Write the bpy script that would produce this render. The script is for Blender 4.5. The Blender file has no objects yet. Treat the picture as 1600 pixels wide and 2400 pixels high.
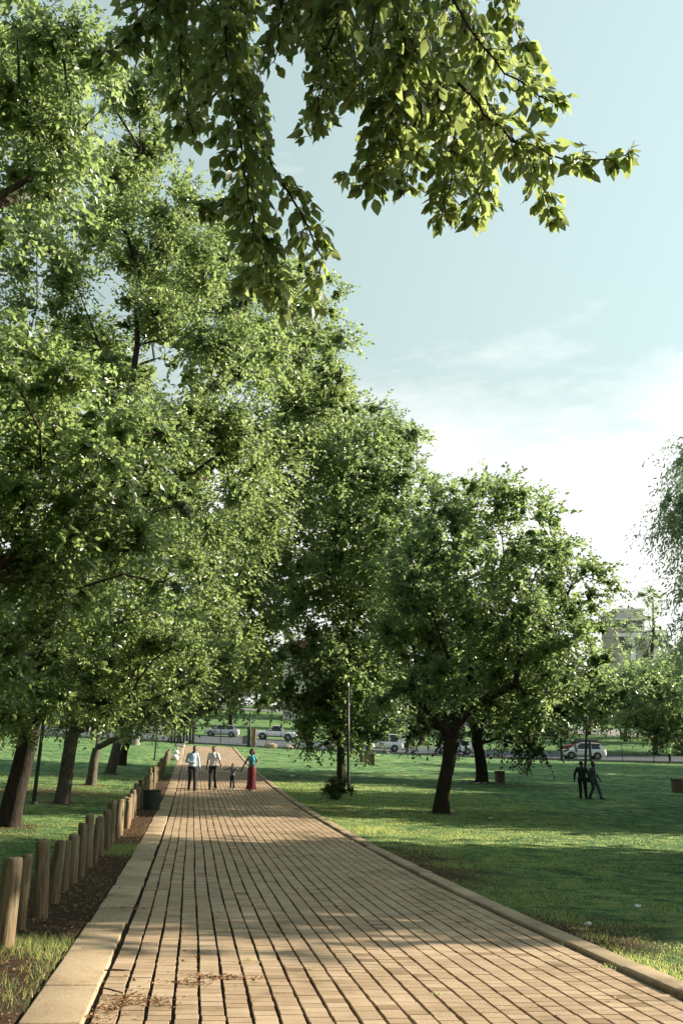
import bpy, bmesh, math, random
import numpy as np
from mathutils import Vector, Matrix

scene = bpy.context.scene
# ------------------------------------------------------------------ camera
F, CX, CY, HOR = 2100.0, 800.0, 1200.0, 1745.0        # focal length and horizon in photograph pixels (1600 x 2400)
PITCH = math.atan((HOR - CY) / F)
CAM = Vector((0, 0, 1.70))
cam_data = bpy.data.cameras.new('camera')
cam = bpy.data.objects.new('camera', cam_data)
scene.collection.objects.link(cam)
cam.location = CAM
cam.rotation_euler = (math.pi / 2 + PITCH, 0, 0)
cam_data.sensor_fit = 'VERTICAL'
cam_data.sensor_height = 36.0
cam_data.lens = 36.0 * F / 2400.0
cam_data.clip_start = 0.05
cam_data.clip_end = 3000
scene.camera = cam

# ------------------------------------------------------------------ sky and sun
SUN_AZ, SUN_EL = math.radians(77), math.radians(22.5)     # azimuth measured from +Y towards +X
world = bpy.data.worlds.new('World')
scene.world = world
world.use_nodes = True
wn, wl = world.node_tree.nodes, world.node_tree.links
wn.clear()
w_out = wn.new('ShaderNodeOutputWorld')
w_bg = wn.new('ShaderNodeBackground')
w_sky = wn.new('ShaderNodeTexSky')
w_sky.sky_type = 'NISHITA'
w_sky.sun_disc = False
w_sky.sun_elevation = SUN_EL
w_sky.sun_rotation = SUN_AZ
w_sky.air_density = 1.0
w_sky.dust_density = 0.6
w_sky.ozone_density = 1.4
w_bg.inputs['Strength'].default_value = 0.112
# broken cloud bank low in the sky, all round the horizon
w_tc = wn.new('ShaderNodeTexCoord')
w_map = wn.new('ShaderNodeMapping'); w_map.inputs['Scale'].default_value = (3.0, 3.0, 9.0)
w_noise = wn.new('ShaderNodeTexNoise'); w_noise.inputs['Scale'].default_value = 1.6; w_noise.inputs['Detail'].default_value = 9; w_noise.inputs['Roughness'].default_value = 0.62
w_sep = wn.new('ShaderNodeSeparateXYZ')
w_el = wn.new('ShaderNodeMapRange'); w_el.inputs['From Min'].default_value = 0.20; w_el.inputs['From Max'].default_value = 0.46; w_el.inputs['To Min'].default_value = 0.62; w_el.inputs['To Max'].default_value = -0.24
w_add = wn.new('ShaderNodeMath'); w_add.operation = 'ADD'
w_cov = wn.new('ShaderNodeMapRange'); w_cov.inputs['From Min'].default_value = 0.44; w_cov.inputs['From Max'].default_value = 0.95
w_mix = wn.new('ShaderNodeMixRGB'); w_mix.inputs['Color2'].default_value = (4.3, 4.3, 4.25, 1)
wl.new(w_tc.outputs['Generated'], w_map.inputs['Vector'])
wl.new(w_map.outputs['Vector'], w_noise.inputs['Vector'])
wl.new(w_tc.outputs['Generated'], w_sep.inputs['Vector'])
wl.new(w_sep.outputs['Z'], w_el.inputs['Value'])
wl.new(w_noise.outputs['Fac'], w_add.inputs[0]); wl.new(w_el.outputs['Result'], w_add.inputs[1])
wl.new(w_add.outputs['Value'], w_cov.inputs['Value'])
wl.new(w_cov.outputs['Result'], w_mix.inputs['Fac'])
w_veil = wn.new('ShaderNodeMixRGB'); w_veil.inputs['Fac'].default_value = 0.8; w_veil.inputs['Color2'].default_value = (2.3, 2.85, 2.58, 1)   # thin high veil over the whole sky
w_vf = wn.new('ShaderNodeMapRange'); w_vf.inputs['From Min'].default_value = 0.0; w_vf.inputs['From Max'].default_value = 1.0; w_vf.inputs['To Min'].default_value = 1.0; w_vf.inputs['To Max'].default_value = 0.62
wl.new(w_sep.outputs['Z'], w_vf.inputs['Value']); wl.new(w_vf.outputs['Result'], w_veil.inputs['Fac'])
wl.new(w_sky.outputs['Color'], w_veil.inputs['Color1'])
wl.new(w_veil.outputs['Color'], w_mix.inputs['Color1'])
w_dot = wn.new('ShaderNodeVectorMath'); w_dot.operation = 'DOT_PRODUCT'
w_dot.inputs[1].default_value = (math.sin(SUN_AZ) * math.cos(SUN_EL), math.cos(SUN_AZ) * math.cos(SUN_EL), math.sin(SUN_EL))
wl.new(w_tc.outputs['Generated'], w_dot.inputs[0])
w_glow = wn.new('ShaderNodeMapRange'); w_glow.inputs['From Min'].default_value = -1; w_glow.inputs['From Max'].default_value = 1; w_glow.inputs['To Min'].default_value = 0.30; w_glow.inputs['To Max'].default_value = 1.34
wl.new(w_dot.outputs['Value'], w_glow.inputs['Value'])
w_mul = wn.new('ShaderNodeMixRGB'); w_mul.blend_type = 'MULTIPLY'; w_mul.inputs['Fac'].default_value = 1.0
wl.new(w_mix.outputs['Color'], w_mul.inputs['Color1']); wl.new(w_glow.outputs['Result'], w_mul.inputs['Color2'])
wl.new(w_mul.outputs['Color'], w_bg.inputs['Color'])
wl.new(w_bg.outputs['Background'], w_out.inputs['Surface'])

to_sun = Vector((math.sin(SUN_AZ) * math.cos(SUN_EL), math.cos(SUN_AZ) * math.cos(SUN_EL), math.sin(SUN_EL)))
sun_data = bpy.data.lights.new('sun', 'SUN')
sun_data.energy = 5.0
sun_data.angle = math.radians(0.5)
sun_data.color = (1.0, 0.89, 0.70)
sun = bpy.data.objects.new('sun', sun_data)
scene.collection.objects.link(sun)
sun.rotation_euler = to_sun.to_track_quat('Z', 'Y').to_euler()

scene.view_settings.view_transform = 'Standard'
scene.view_settings.look = 'None'
scene.view_settings.gamma = 1.0
scene.view_settings.use_curve_mapping = False
scene.view_settings.exposure = 1.32
scene.render.engine = 'CYCLES'
scene.cycles.max_bounces = 4
scene.cycles.diffuse_bounces = 1
scene.cycles.glossy_bounces = 2
scene.cycles.transmission_bounces = 5
scene.cycles.transparent_max_bounces = 8
scene.cycles.sample_clamp_indirect = 6.0
scene.cycles.use_denoising = True
scene.cycles.volume_bounces = 0

# ------------------------------------------------------------------ helpers
rng = np.random.default_rng(11)
random.seed(5)
COL = scene.collection
SP, CP = math.sin(PITCH), math.cos(PITCH)
NP = np.array


def W(x, y, D):
    """photograph pixel + distance along the optical axis -> point in the place"""
    yc = (y - CY) / F * D
    return NP([(x - CX) / F * D, D * CP + yc * SP, 1.70 + D * SP - yc * CP])


_zy = NP([-60, -20, -5, 0, 6.5, 10, 15, 20, 30, 40, 52, 63.6, 77, 91, 100, 117, 150, 200, 260, 400, 700, 2500.])
_zz = NP([0.3, 0.1, 0.02, 0.0, -.06, -.17, -.29, -.34, -.35, -.20, .10, .49, 1.05, 1.70, 2.10, 2.9, 5.0, 9.0, 13, 19, 21, 22.])
_zm = np.gradient(_zz, _zy)


def prof(Y):
    Y = np.clip(np.asarray(Y, float), _zy[0], _zy[-1] - 1e-6)
    i = np.clip(np.searchsorted(_zy, Y, side='right') - 1, 0, len(_zy) - 2)
    h = _zy[i + 1] - _zy[i]
    t = (Y - _zy[i]) / h
    return ((2*t**3 - 3*t**2 + 1) * _zz[i] + (t**3 - 2*t**2 + t) * h * _zm[i] + (-2*t**3 + 3*t**2) * _zz[i+1] + (t**3 - t**2) * h * _zm[i+1])


def hgt(X, Y):
    X = np.asarray(X, float); Y = np.asarray(Y, float)
    dx = X - (1.55 - 0.161 * Y)
    k = 0.035 + 0.017 * np.clip((Y - 25) / 30, 0, 1)
    return prof(Y) - k * 45 * np.tanh(dx / 45)


def G(x, y):
    """ground point seen at a photograph pixel (and its distance along the axis)"""
    lo = 3.0
    D = lo
    while D < 600:
        p = W(x, y, D)
        if p[2] < hgt(p[0], p[1]):
            break
        lo = D
        D *= 1.03
    a, b = lo, D
    for _ in range(30):
        m = (a + b) / 2
        p = W(x, y, m)
        if p[2] < hgt(p[0], p[1]): b = m
        else: a = m
    p = W(x, y, b)
    return NP([p[0], p[1], float(hgt(p[0], p[1]))]), b


# path frame: s runs along the path, t across it from the left brick edge
_pn = math.hypot(1, 0.161)
PD = NP([-0.161, 1]) / _pn
PNV = NP([1, 0.161]) / _pn
PO = NP([-0.60, 0.0])
P_ANG = math.atan2(0.161, 1)
PW = 4.33


def ST(s, t):
    return PO[0] + s * PD[0] + t * PNV[0], PO[1] + s * PD[1] + t * PNV[1]


def to_st(X, Y):
    dx, dy = X - PO[0], Y - PO[1]
    return dx * PD[0] + dy * PD[1], dx * PNV[0] + dy * PNV[1]


def mesh_np(name, verts, faces, smooth=False):
    """verts (n,3); faces (m,k) array with equal k, or list of such arrays"""
    me = bpy.data.meshes.new(name)
    if not isinstance(faces, list):
        faces = [faces]
    faces = [np.asarray(f, dtype=np.int32) for f in faces if len(f)]
    verts = np.asarray(verts, dtype=np.float32)
    nl = sum(f.size for f in faces)
    nf = sum(len(f) for f in faces)
    me.vertices.add(len(verts)); me.vertices.foreach_set('co', verts.ravel())
    me.loops.add(nl); me.loops.foreach_set('vertex_index', np.concatenate([f.ravel() for f in faces]))
    me.polygons.add(nf)
    tot = np.concatenate([np.full(len(f), f.shape[1], dtype=np.int32) for f in faces])
    start = np.concatenate([[0], np.cumsum(tot)[:-1]]).astype(np.int32)
    me.polygons.foreach_set('loop_start', start)
    me.polygons.foreach_set('use_smooth', np.full(nf, smooth, dtype=bool))
    me.update(calc_edges=True)
    me.validate()
    return me


def link(name, me, mat=None, parent=None, loc=None, rot=None):
    o = bpy.data.objects.new(name, me)
    COL.objects.link(o)
    if mat is not None and me is not None and len(me.materials) == 0:
        me.materials.append(mat)
    if parent is not None: o.parent = parent
    if loc is not None: o.location = [float(v) for v in loc]
    if rot is not None: o.rotation_euler = rot
    return o


def tag(o, label=None, cat=None, group=None, kind=None):
    if label: o['label'] = label
    if cat: o['category'] = cat
    if group: o['group'] = group
    if kind: o['kind'] = kind
    return o


def empty(name, loc, rz=0.0):
    o = bpy.data.objects.new(name, None)
    COL.objects.link(o)
    o.location = [float(v) for v in loc]
    o.rotation_euler = (0, 0, rz)
    o.empty_display_size = 0.2
    return o


class MB:
    """collects simple solids in one mesh"""
    def __init__(s): s.v = []; s.f = []; s.n = 0
    def add(s, v, f):
        s.v.append(np.asarray(v, float))
        s.f += [tuple(int(i) + s.n for i in q) for q in f]
        s.n += len(v)
        return s
    def box(s, x0, x1, y0, y1, z0, z1):
        return s.add([(x0,y0,z0),(x1,y0,z0),(x1,y1,z0),(x0,y1,z0),(x0,y0,z1),(x1,y0,z1),(x1,y1,z1),(x0,y1,z1)],
                     [(0,3,2,1),(4,5,6,7),(0,1,5,4),(1,2,6,5),(2,3,7,6),(3,0,4,7)])
    def tube(s, pts, rad, n=8, cap=True):
        pts = [NP(p, dtype=float) for p in pts]
        if not hasattr(rad, '__len__'): rad = [rad] * len(pts)
        V = []
        a = np.arange(n) * 2 * math.pi / n
        prev = None
        for i, p in enumerate(pts):
            d = pts[min(i+1, len(pts)-1)] - pts[max(i-1, 0)]
            d = d / (np.linalg.norm(d) + 1e-9)
            if prev is None:
                u = np.cross(d, [0, 0, 1.0] if abs(d[2]) < .9 else [1.0, 0, 0])
            else:
                u = prev - d * np.dot(prev, d)
            u = u / (np.linalg.norm(u) + 1e-9); prev = u
            w = np.cross(d, u)
            V.append(p + rad[i] * (np.cos(a)[:, None] * u + np.sin(a)[:, None] * w))
        Fc = []
        for i in range(len(pts) - 1):
            for j in range(n):
                k = (j + 1) % n
                Fc.append((i*n+j, i*n+k, (i+1)*n+k, (i+1)*n+j))
        if cap:
            Fc.append(tuple(range(n-1, -1, -1))); Fc.append(tuple((len(pts)-1)*n + j for j in range(n)))
        return s.add(np.concatenate(V), Fc)
    def capsule(s, p0, r0, p1, r1, n=10):
        p0, p1 = NP(p0, dtype=float), NP(p1, dtype=float)
        d = p1 - p0; L = np.linalg.norm(d); d = d / (L + 1e-9)
        pts, rad = [], []
        for th in (85, 60, 30): pts.append(p0 - d * r0 * math.sin(math.radians(th))); rad.append(r0 * math.cos(math.radians(th)))
        pts += [p0, p1]; rad += [r0, r1]
        for th in (30, 60, 85): pts.append(p1 + d * r1 * math.sin(math.radians(th))); rad.append(r1 * math.cos(math.radians(th)))
        return s.tube(pts, rad, n)
    def ellipsoid(s, c, r, n=12, m=8, noise=0.0):
        c = NP(c, dtype=float); V = []
        for i in range(m + 1):
            ph = math.pi * min(max(i / m, .02), .98)
            for j in range(n):
                th = 2 * math.pi * j / n
                q = 1 + noise * random.uniform(-1, 1)
                V.append(c + NP([r[0]*math.sin(ph)*math.cos(th), r[1]*math.sin(ph)*math.sin(th), r[2]*math.cos(ph)]) * q)
        Fc = []
        for i in range(m):
            for j in range(n):
                k = (j + 1) % n
                Fc.append((i*n+j, (i+1)*n+j, (i+1)*n+k, i*n+k))
        Fc.append(tuple(range(n))); Fc.append(tuple(m*n + j for j in range(n-1, -1, -1)))
        return s.add(V, Fc)
    def prism(s, poly, y0, y1, s1=None):
        """polygon of (x,z) extruded along y"""
        n = len(poly)
        q = s1 if s1 is not None else poly
        V = [(x, y0, z) for x, z in poly] + [(x, y1, z) for x, z in q]
        Fc = [tuple(range(n)), tuple(range(2*n-1, n-1, -1))]
        for i in range(n):
            k = (i + 1) % n
            Fc.append((i, n+i, n+k, k))
        return s.add(V, Fc)
    def mesh(s, name, smooth=False):
        me = bpy.data.meshes.new(name)
        me.from_pydata(np.concatenate(s.v).tolist(), [], s.f)
        bm = bmesh.new(); bm.from_mesh(me); bmesh.ops.recalc_face_normals(bm, faces=bm.faces); bm.to_mesh(me); bm.free()
        if smooth:
            me.polygons.foreach_set('use_smooth', np.ones(len(me.polygons), dtype=bool))
        return me
    def build(s, name, mat, parent=None, smooth=False, loc=None, rot=None):
        return link(name, s.mesh(name, smooth), mat, parent, loc, rot)


# ------------------------------------------------------------------ materials
def nmat(name):
    m = bpy.data.materials.new(name); m.use_nodes = True
    nt = m.node_tree
    return m, nt.nodes, nt.links, nt.nodes['Principled BSDF']


def ramp(nodes, stops):
    r = nodes.new('ShaderNodeValToRGB')
    el = r.color_ramp.elements
    while len(el) < len(stops): el.new(0.5)
    for e, (p, c) in zip(el, stops):
        e.position = p; e.color = (*c, 1)
    return r


def simple(name, col, rough=0.6, metal=0.0, var=0.25, scale=6.0, bump=0.0, spec=0.5):
    """plain surface with noise mottling"""
    m, n, l, b = nmat(name)
    tc = n.new('ShaderNodeTexCoord')
    no = n.new('ShaderNodeTexNoise'); no.inputs['Scale'].default_value = scale; no.inputs['Detail'].default_value = 6
    l.new(tc.outputs['Object'], no.inputs['Vector'])
    lo = tuple(c * (1 - var) for c in col); hi = tuple(min(1, c * (1 + var)) for c in col)
    r = ramp(n, [(0.3, lo), (0.7, hi)])
    l.new(no.outputs['Fac'], r.inputs['Fac']); l.new(r.outputs['Color'], b.inputs['Base Color'])
    b.inputs['Roughness'].default_value = rough; b.inputs['Metallic'].default_value = metal
    b.inputs['Specular IOR Level'].default_value = spec
    if bump:
        bp = n.new('ShaderNodeBump'); bp.inputs['Strength'].default_value = bump; bp.inputs['Distance'].default_value = 0.02
        l.new(no.outputs['Fac'], bp.inputs['Height']); l.new(bp.outputs['Normal'], b.inputs['Normal'])
    return m


def leaf_mat(name, dark, light, trans, tfac=0.42, rough=0.42):
    m, n, l, b = nmat(name)
    g = n.new('ShaderNodeNewGeometry')
    oi = n.new('ShaderNodeObjectInfo')
    ad = n.new('ShaderNodeMath'); ad.operation = 'ADD'
    fr = n.new('ShaderNodeMath'); fr.operation = 'FRACT'
    l.new(g.outputs['Random Per Island'], ad.inputs[0]); l.new(oi.outputs['Random'], ad.inputs[1]); l.new(ad.outputs[0], fr.inputs[0])
    r = ramp(n, [(0.0, dark), (0.85, light), (1.0, tuple(min(1, c * 1.25) for c in light))])
    l.new(fr.outputs[0], r.inputs['Fac'])
    l.new(r.outputs['Color'], b.inputs['Base Color'])
    b.inputs['Roughness'].default_value = rough
    b.inputs['Specular IOR Level'].default_value = 0.5
    tr = n.new('ShaderNodeBsdfTranslucent')
    r2 = ramp(n, [(0.0, tuple(c * 0.75 for c in trans)), (1.0, trans)])
    l.new(fr.outputs[0], r2.inputs['Fac']); l.new(r2.outputs['Color'], tr.inputs['Color'])
    mx = n.new('ShaderNodeMixShader'); mx.inputs['Fac'].default_value = tfac
    l.new(b.outputs['BSDF'], mx.inputs[1]); l.new(tr.outputs['BSDF'], mx.inputs[2])
    l.new(mx.outputs['Shader'], n['Material Output'].inputs['Surface'])
    return m


def bark_mat(name, c0, c1, scale=9.0):
    m, n, l, b = nmat(name)
    tc = n.new('ShaderNodeTexCoord')
    mp = n.new('ShaderNodeMapping'); mp.inputs['Scale'].default_value = (scale, scale, scale * 0.22)
    no = n.new('ShaderNodeTexNoise'); no.inputs['Scale'].default_value = 2.2; no.inputs['Detail'].default_value = 9; no.inputs['Roughness'].default_value = 0.7
    l.new(tc.outputs['Object'], mp.inputs['Vector']); l.new(mp.outputs['Vector'], no.inputs['Vector'])
    r = ramp(n, [(0.32, c0), (0.68, c1)])
    l.new(no.outputs['Fac'], r.inputs['Fac']); l.new(r.outputs['Color'], b.inputs['Base Color'])
    b.inputs['Roughness'].default_value = 0.9
    b.inputs['Specular IOR Level'].default_value = 0.2
    bp = n.new('ShaderNodeBump'); bp.inputs['Strength'].default_value = 0.9; bp.inputs['Distance'].default_value = 0.05
    l.new(no.outputs['Fac'], bp.inputs['Height']); l.new(bp.outputs['Normal'], b.inputs['Normal'])
    return m


def ground_mat():
    m, n, l, b = nmat('lawn_and_soil')
    tc = n.new('ShaderNodeTexCoord')
    at = n.new('ShaderNodeAttribute'); at.attribute_name = 'soil'
    big = n.new('ShaderNodeTexNoise'); big.inputs['Scale'].default_value = 0.55; big.inputs['Detail'].default_value = 8; big.inputs['Roughness'].default_value = 0.65
    fine = n.new('ShaderNodeTexNoise'); fine.inputs['Scale'].default_value = 14; fine.inputs['Detail'].default_value = 10; fine.inputs['Roughness'].default_value = 0.75
    l.new(tc.outputs['Object'], big.inputs['Vector']); l.new(tc.outputs['Object'], fine.inputs['Vector'])
    gr = ramp(n, [(0.33, (0.016, 0.060, 0.024)), (0.5, (0.080, 0.185, 0.066)), (0.70, (0.38, 0.44, 0.17))])
    so = ramp(n, [(0.28, (0.022, 0.014, 0.010)), (0.52, (0.075, 0.045, 0.028)), (0.75, (0.19, 0.12, 0.075))])
    mid = n.new('ShaderNodeTexNoise'); mid.inputs['Scale'].default_value = 2.6; mid.inputs['Detail'].default_value = 9; mid.inputs['Roughness'].default_value = 0.7
    l.new(tc.outputs['Object'], mid.inputs['Vector'])
    mixn = n.new('ShaderNodeMath'); mixn.operation = 'ADD'
    mx3 = n.new('ShaderNodeMath'); mx3.operation = 'MULTIPLY_ADD'; mx3.inputs[1].default_value = 0.9; mx3.inputs[2].default_value = -0.45
    l.new(mid.outputs['Fac'], mx3.inputs[0])
    gfac = n.new('ShaderNodeMath'); gfac.operation = 'ADD'
    half = n.new('ShaderNodeMath'); half.operation = 'MULTIPLY'; half.inputs[1].default_value = 0.5
    l.new(big.outputs['Fac'], mixn.inputs[0]); l.new(fine.outputs['Fac'], mixn.inputs[1]); l.new(mixn.outputs[0], half.inputs[0])
    l.new(half.outputs[0], gfac.inputs[0]); l.new(mx3.outputs[0], gfac.inputs[1]); l.new(gfac.outputs[0], gr.inputs['Fac']); l.new(fine.outputs['Fac'], so.inputs['Fac'])
    # soil mask = vertex value pushed about by noise
    a1 = n.new('ShaderNodeMath'); a1.operation = 'ADD'
    s1 = n.new('ShaderNodeMath'); s1.operation = 'MULTIPLY_ADD'; s1.inputs[1].default_value = 1.6; s1.inputs[2].default_value = -0.8
    l.new(half.outputs[0], s1.inputs[0]); l.new(s1.outputs[0], a1.inputs[0]); l.new(at.outputs['Fac'], a1.inputs[1])
    mr = n.new('ShaderNodeMapRange'); mr.inputs['From Min'].default_value = 0.36; mr.inputs['From Max'].default_value = 0.62
    l.new(a1.outputs[0], mr.inputs['Value'])
    mx = n.new('ShaderNodeMixRGB')
    l.new(mr.outputs['Result'], mx.inputs['Fac']); l.new(gr.outputs['Color'], mx.inputs['Color1']); l.new(so.outputs['Color'], mx.inputs['Color2'])
    l.new(mx.outputs['Color'], b.inputs['Base Color'])
    b.inputs['Roughness'].default_value = 0.95; b.inputs['Specular IOR Level'].default_value = 0.15
    bp = n.new('ShaderNodeBump'); bp.inputs['Strength'].default_value = 1.0; bp.inputs['Distance'].default_value = 0.10
    l.new(fine.outputs['Fac'], bp.inputs['Height']); l.new(bp.outputs['Normal'], b.inputs['Normal'])
    return m


def brick_mat():
    m, n, l, b = nmat('clay_paver')
    g = n.new('ShaderNodeNewGeometry'); oi = n.new('ShaderNodeObjectInfo')
    ad = n.new('ShaderNodeMath'); ad.operation = 'ADD'; fr = n.new('ShaderNodeMath'); fr.operation = 'FRACT'
    l.new(g.outputs['Random Per Island'], ad.inputs[0]); l.new(oi.outputs['Random'], ad.inputs[1]); l.new(ad.outputs[0], fr.inputs[0])
    r = ramp(n, [(0.0, (0.24, 0.165, 0.10)), (0.05, (0.37, 0.268, 0.176)), (0.6, (0.43, 0.315, 0.212)), (1.0, (0.475, 0.358, 0.25))])
    l.new(fr.outputs[0], r.inputs['Fac'])
    no = n.new('ShaderNodeTexNoise'); no.inputs['Scale'].default_value = 1.1; no.inputs['Detail'].default_value = 12; no.inputs['Roughness'].default_value = 0.78
    l.new(g.outputs['Position'], no.inputs['Vector'])
    sp = ramp(n, [(0.30, (0.42, 0.40, 0.37)), (0.44, (0.84, 0.82, 0.80)), (0.58, (1.0, 1.0, 1.0)), (0.75, (1.12, 1.10, 1.06))])
    l.new(no.outputs['Fac'], sp.inputs['Fac'])
    mu = n.new('ShaderNodeMixRGB'); mu.blend_type = 'MULTIPLY'; mu.inputs['Fac'].default_value = 1
    l.new(r.outputs['Color'], mu.inputs['Color1']); l.new(sp.outputs['Color'], mu.inputs['Color2'])
    fi = n.new('ShaderNodeTexNoise'); fi.inputs['Scale'].default_value = 90; fi.inputs['Detail'].default_value = 5
    l.new(g.outputs['Position'], fi.inputs['Vector'])
    f2 = ramp(n, [(0.3, (0.80, 0.79, 0.78)), (0.6, (1.05, 1.05, 1.05))])
    l.new(fi.outputs['Fac'], f2.inputs['Fac'])
    m2 = n.new('ShaderNodeMixRGB'); m2.blend_type = 'MULTIPLY'; m2.inputs['Fac'].default_value = 1
    l.new(mu.outputs['Color'], m2.inputs['Color1']); l.new(f2.outputs['Color'], m2.inputs['Color2'])
    l.new(m2.outputs['Color'], b.inputs['Base Color'])
    b.inputs['Roughness'].default_value = 0.85; b.inputs['Specular IOR Level'].default_value = 0.25
    bp = n.new('ShaderNodeBump'); bp.inputs['Strength'].default_value = 0.35; bp.inputs['Distance'].default_value = 0.004
    l.new(fi.outputs['Fac'], bp.inputs['Height']); l.new(bp.outputs['Normal'], b.inputs['Normal'])
    return m


def post_mat():
    m, n, l, b = nmat('weathered_timber')
    tc = n.new('ShaderNodeTexCoord'); oi = n.new('ShaderNodeObjectInfo')
    mp = n.new('ShaderNodeMapping'); mp.inputs['Scale'].default_value = (30, 30, 2.2)
    va = n.new('ShaderNodeVectorMath'); va.operation = 'ADD'
    l.new(tc.outputs['Object'], mp.inputs['Vector']); l.new(mp.outputs['Vector'], va.inputs[0]); l.new(oi.outputs['Random'], va.inputs[1])
    no = n.new('ShaderNodeTexNoise'); no.inputs['Scale'].default_value = 1.0; no.inputs['Detail'].default_value = 7; no.inputs['Roughness'].default_value = 0.65
    l.new(va.outputs['Vector'], no.inputs['Vector'])
    r = ramp(n, [(0.28, (0.07, 0.050, 0.028)), (0.5, (0.215, 0.170, 0.105)), (0.75, (0.38, 0.315, 0.21))])
    l.new(no.outputs['Fac'], r.inputs['Fac'])
    # red soil splashed up the foot of the post
    sx = n.new('ShaderNodeSeparateXYZ'); l.new(tc.outputs['Object'], sx.inputs['Vector'])
    mr = n.new('ShaderNodeMapRange'); mr.inputs['From Min'].default_value = 0.05; mr.inputs['From Max'].default_value = 0.42; mr.inputs['To Min'].default_value = 0.8; mr.inputs['To Max'].default_value = 0.0
    l.new(sx.outputs['Z'], mr.inputs['Value'])
    mu = n.new('ShaderNodeMath'); mu.operation = 'MULTIPLY'
    l.new(mr.outputs['Result'], mu.inputs[0]); l.new(oi.outputs['Random'], mu.inputs[1])
    mx = n.new('ShaderNodeMixRGB'); mx.inputs['Color2'].default_value = (0.20, 0.105, 0.05, 1)
    l.new(mu.outputs[0], mx.inputs['Fac']); l.new(r.outputs['Color'], mx.inputs['Color1'])
    hs = n.new('ShaderNodeHueSaturation')
    mv = n.new('ShaderNodeMapRange'); mv.inputs['To Min'].default_value = 0.65; mv.inputs['To Max'].default_value = 1.1
    l.new(oi.outputs['Random'], mv.inputs['Value']); l.new(mv.outputs['Result'], hs.inputs['Value'])
    l.new(mx.outputs['Color'], hs.inputs['Color']); l.new(hs.outputs['Color'], b.inputs['Base Color'])
    b.inputs['Roughness'].default_value = 0.85; b.inputs['Specular IOR Level'].default_value = 0.2
    bp = n.new('ShaderNodeBump'); bp.inputs['Strength'].default_value = 1.0; bp.inputs['Distance'].default_value = 0.02
    l.new(no.outputs['Fac'], bp.inputs['Height']); l.new(bp.outputs['Normal'], b.inputs['Normal'])
    return m


def glass_mat():
    m, n, l, b = nmat('tinted_glass')
    tc = n.new('ShaderNodeTexCoord'); no = n.new('ShaderNodeTexNoise'); no.inputs['Scale'].default_value = 2
    l.new(tc.outputs['Object'], no.inputs['Vector'])
    r = ramp(n, [(0.3, (0.010, 0.014, 0.014)), (0.7, (0.022, 0.028, 0.028))])
    l.new(no.outputs['Fac'], r.inputs['Fac']); l.new(r.outputs['Color'], b.inputs['Base Color'])
    b.inputs['Roughness'].default_value = 0.06
    return m


def kerb_mat():
    m, n, l, b = nmat('kerb_concrete')
    g = n.new('ShaderNodeNewGeometry'); oi = n.new('ShaderNodeObjectInfo')
    big = n.new('ShaderNodeTexNoise'); big.inputs['Scale'].default_value = 1.7; big.inputs['Detail'].default_value = 9; big.inputs['Roughness'].default_value = .7
    fin = n.new('ShaderNodeTexNoise'); fin.inputs['Scale'].default_value = 55; fin.inputs['Detail'].default_value = 6; fin.inputs['Roughness'].default_value = .7
    l.new(g.outputs['Position'], big.inputs['Vector']); l.new(g.outputs['Position'], fin.inputs['Vector'])
    r1 = ramp(n, [(.30, (.19, .140, .088)), (.46, (.385, .290, .190)), (.72, (.46, .36, .25))])
    r2 = ramp(n, [(.30, (.62, .60, .57)), (.52, (1, 1, 1)), (.75, (1.1, 1.1, 1.08))])
    l.new(big.outputs['Fac'], r1.inputs['Fac']); l.new(fin.outputs['Fac'], r2.inputs['Fac'])
    mu = n.new('ShaderNodeMixRGB'); mu.blend_type = 'MULTIPLY'; mu.inputs['Fac'].default_value = 1
    l.new(r1.outputs['Color'], mu.inputs['Color1']); l.new(r2.outputs['Color'], mu.inputs['Color2'])
    hs = n.new('ShaderNodeHueSaturation'); mv = n.new('ShaderNodeMapRange'); mv.inputs['To Min'].default_value = .82; mv.inputs['To Max'].default_value = 1.1
    l.new(oi.outputs['Random'], mv.inputs['Value']); l.new(mv.outputs['Result'], hs.inputs['Value']); l.new(mu.outputs['Color'], hs.inputs['Color'])
    l.new(hs.outputs['Color'], b.inputs['Base Color'])
    b.inputs['Roughness'].default_value = .9; b.inputs['Specular IOR Level'].default_value = .2
    bp = n.new('ShaderNodeBump'); bp.inputs['Strength'].default_value = .5; bp.inputs['Distance'].default_value = .006
    l.new(fin.outputs['Fac'], bp.inputs['Height']); l.new(bp.outputs['Normal'], b.inputs['Normal'])
    return m


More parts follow.
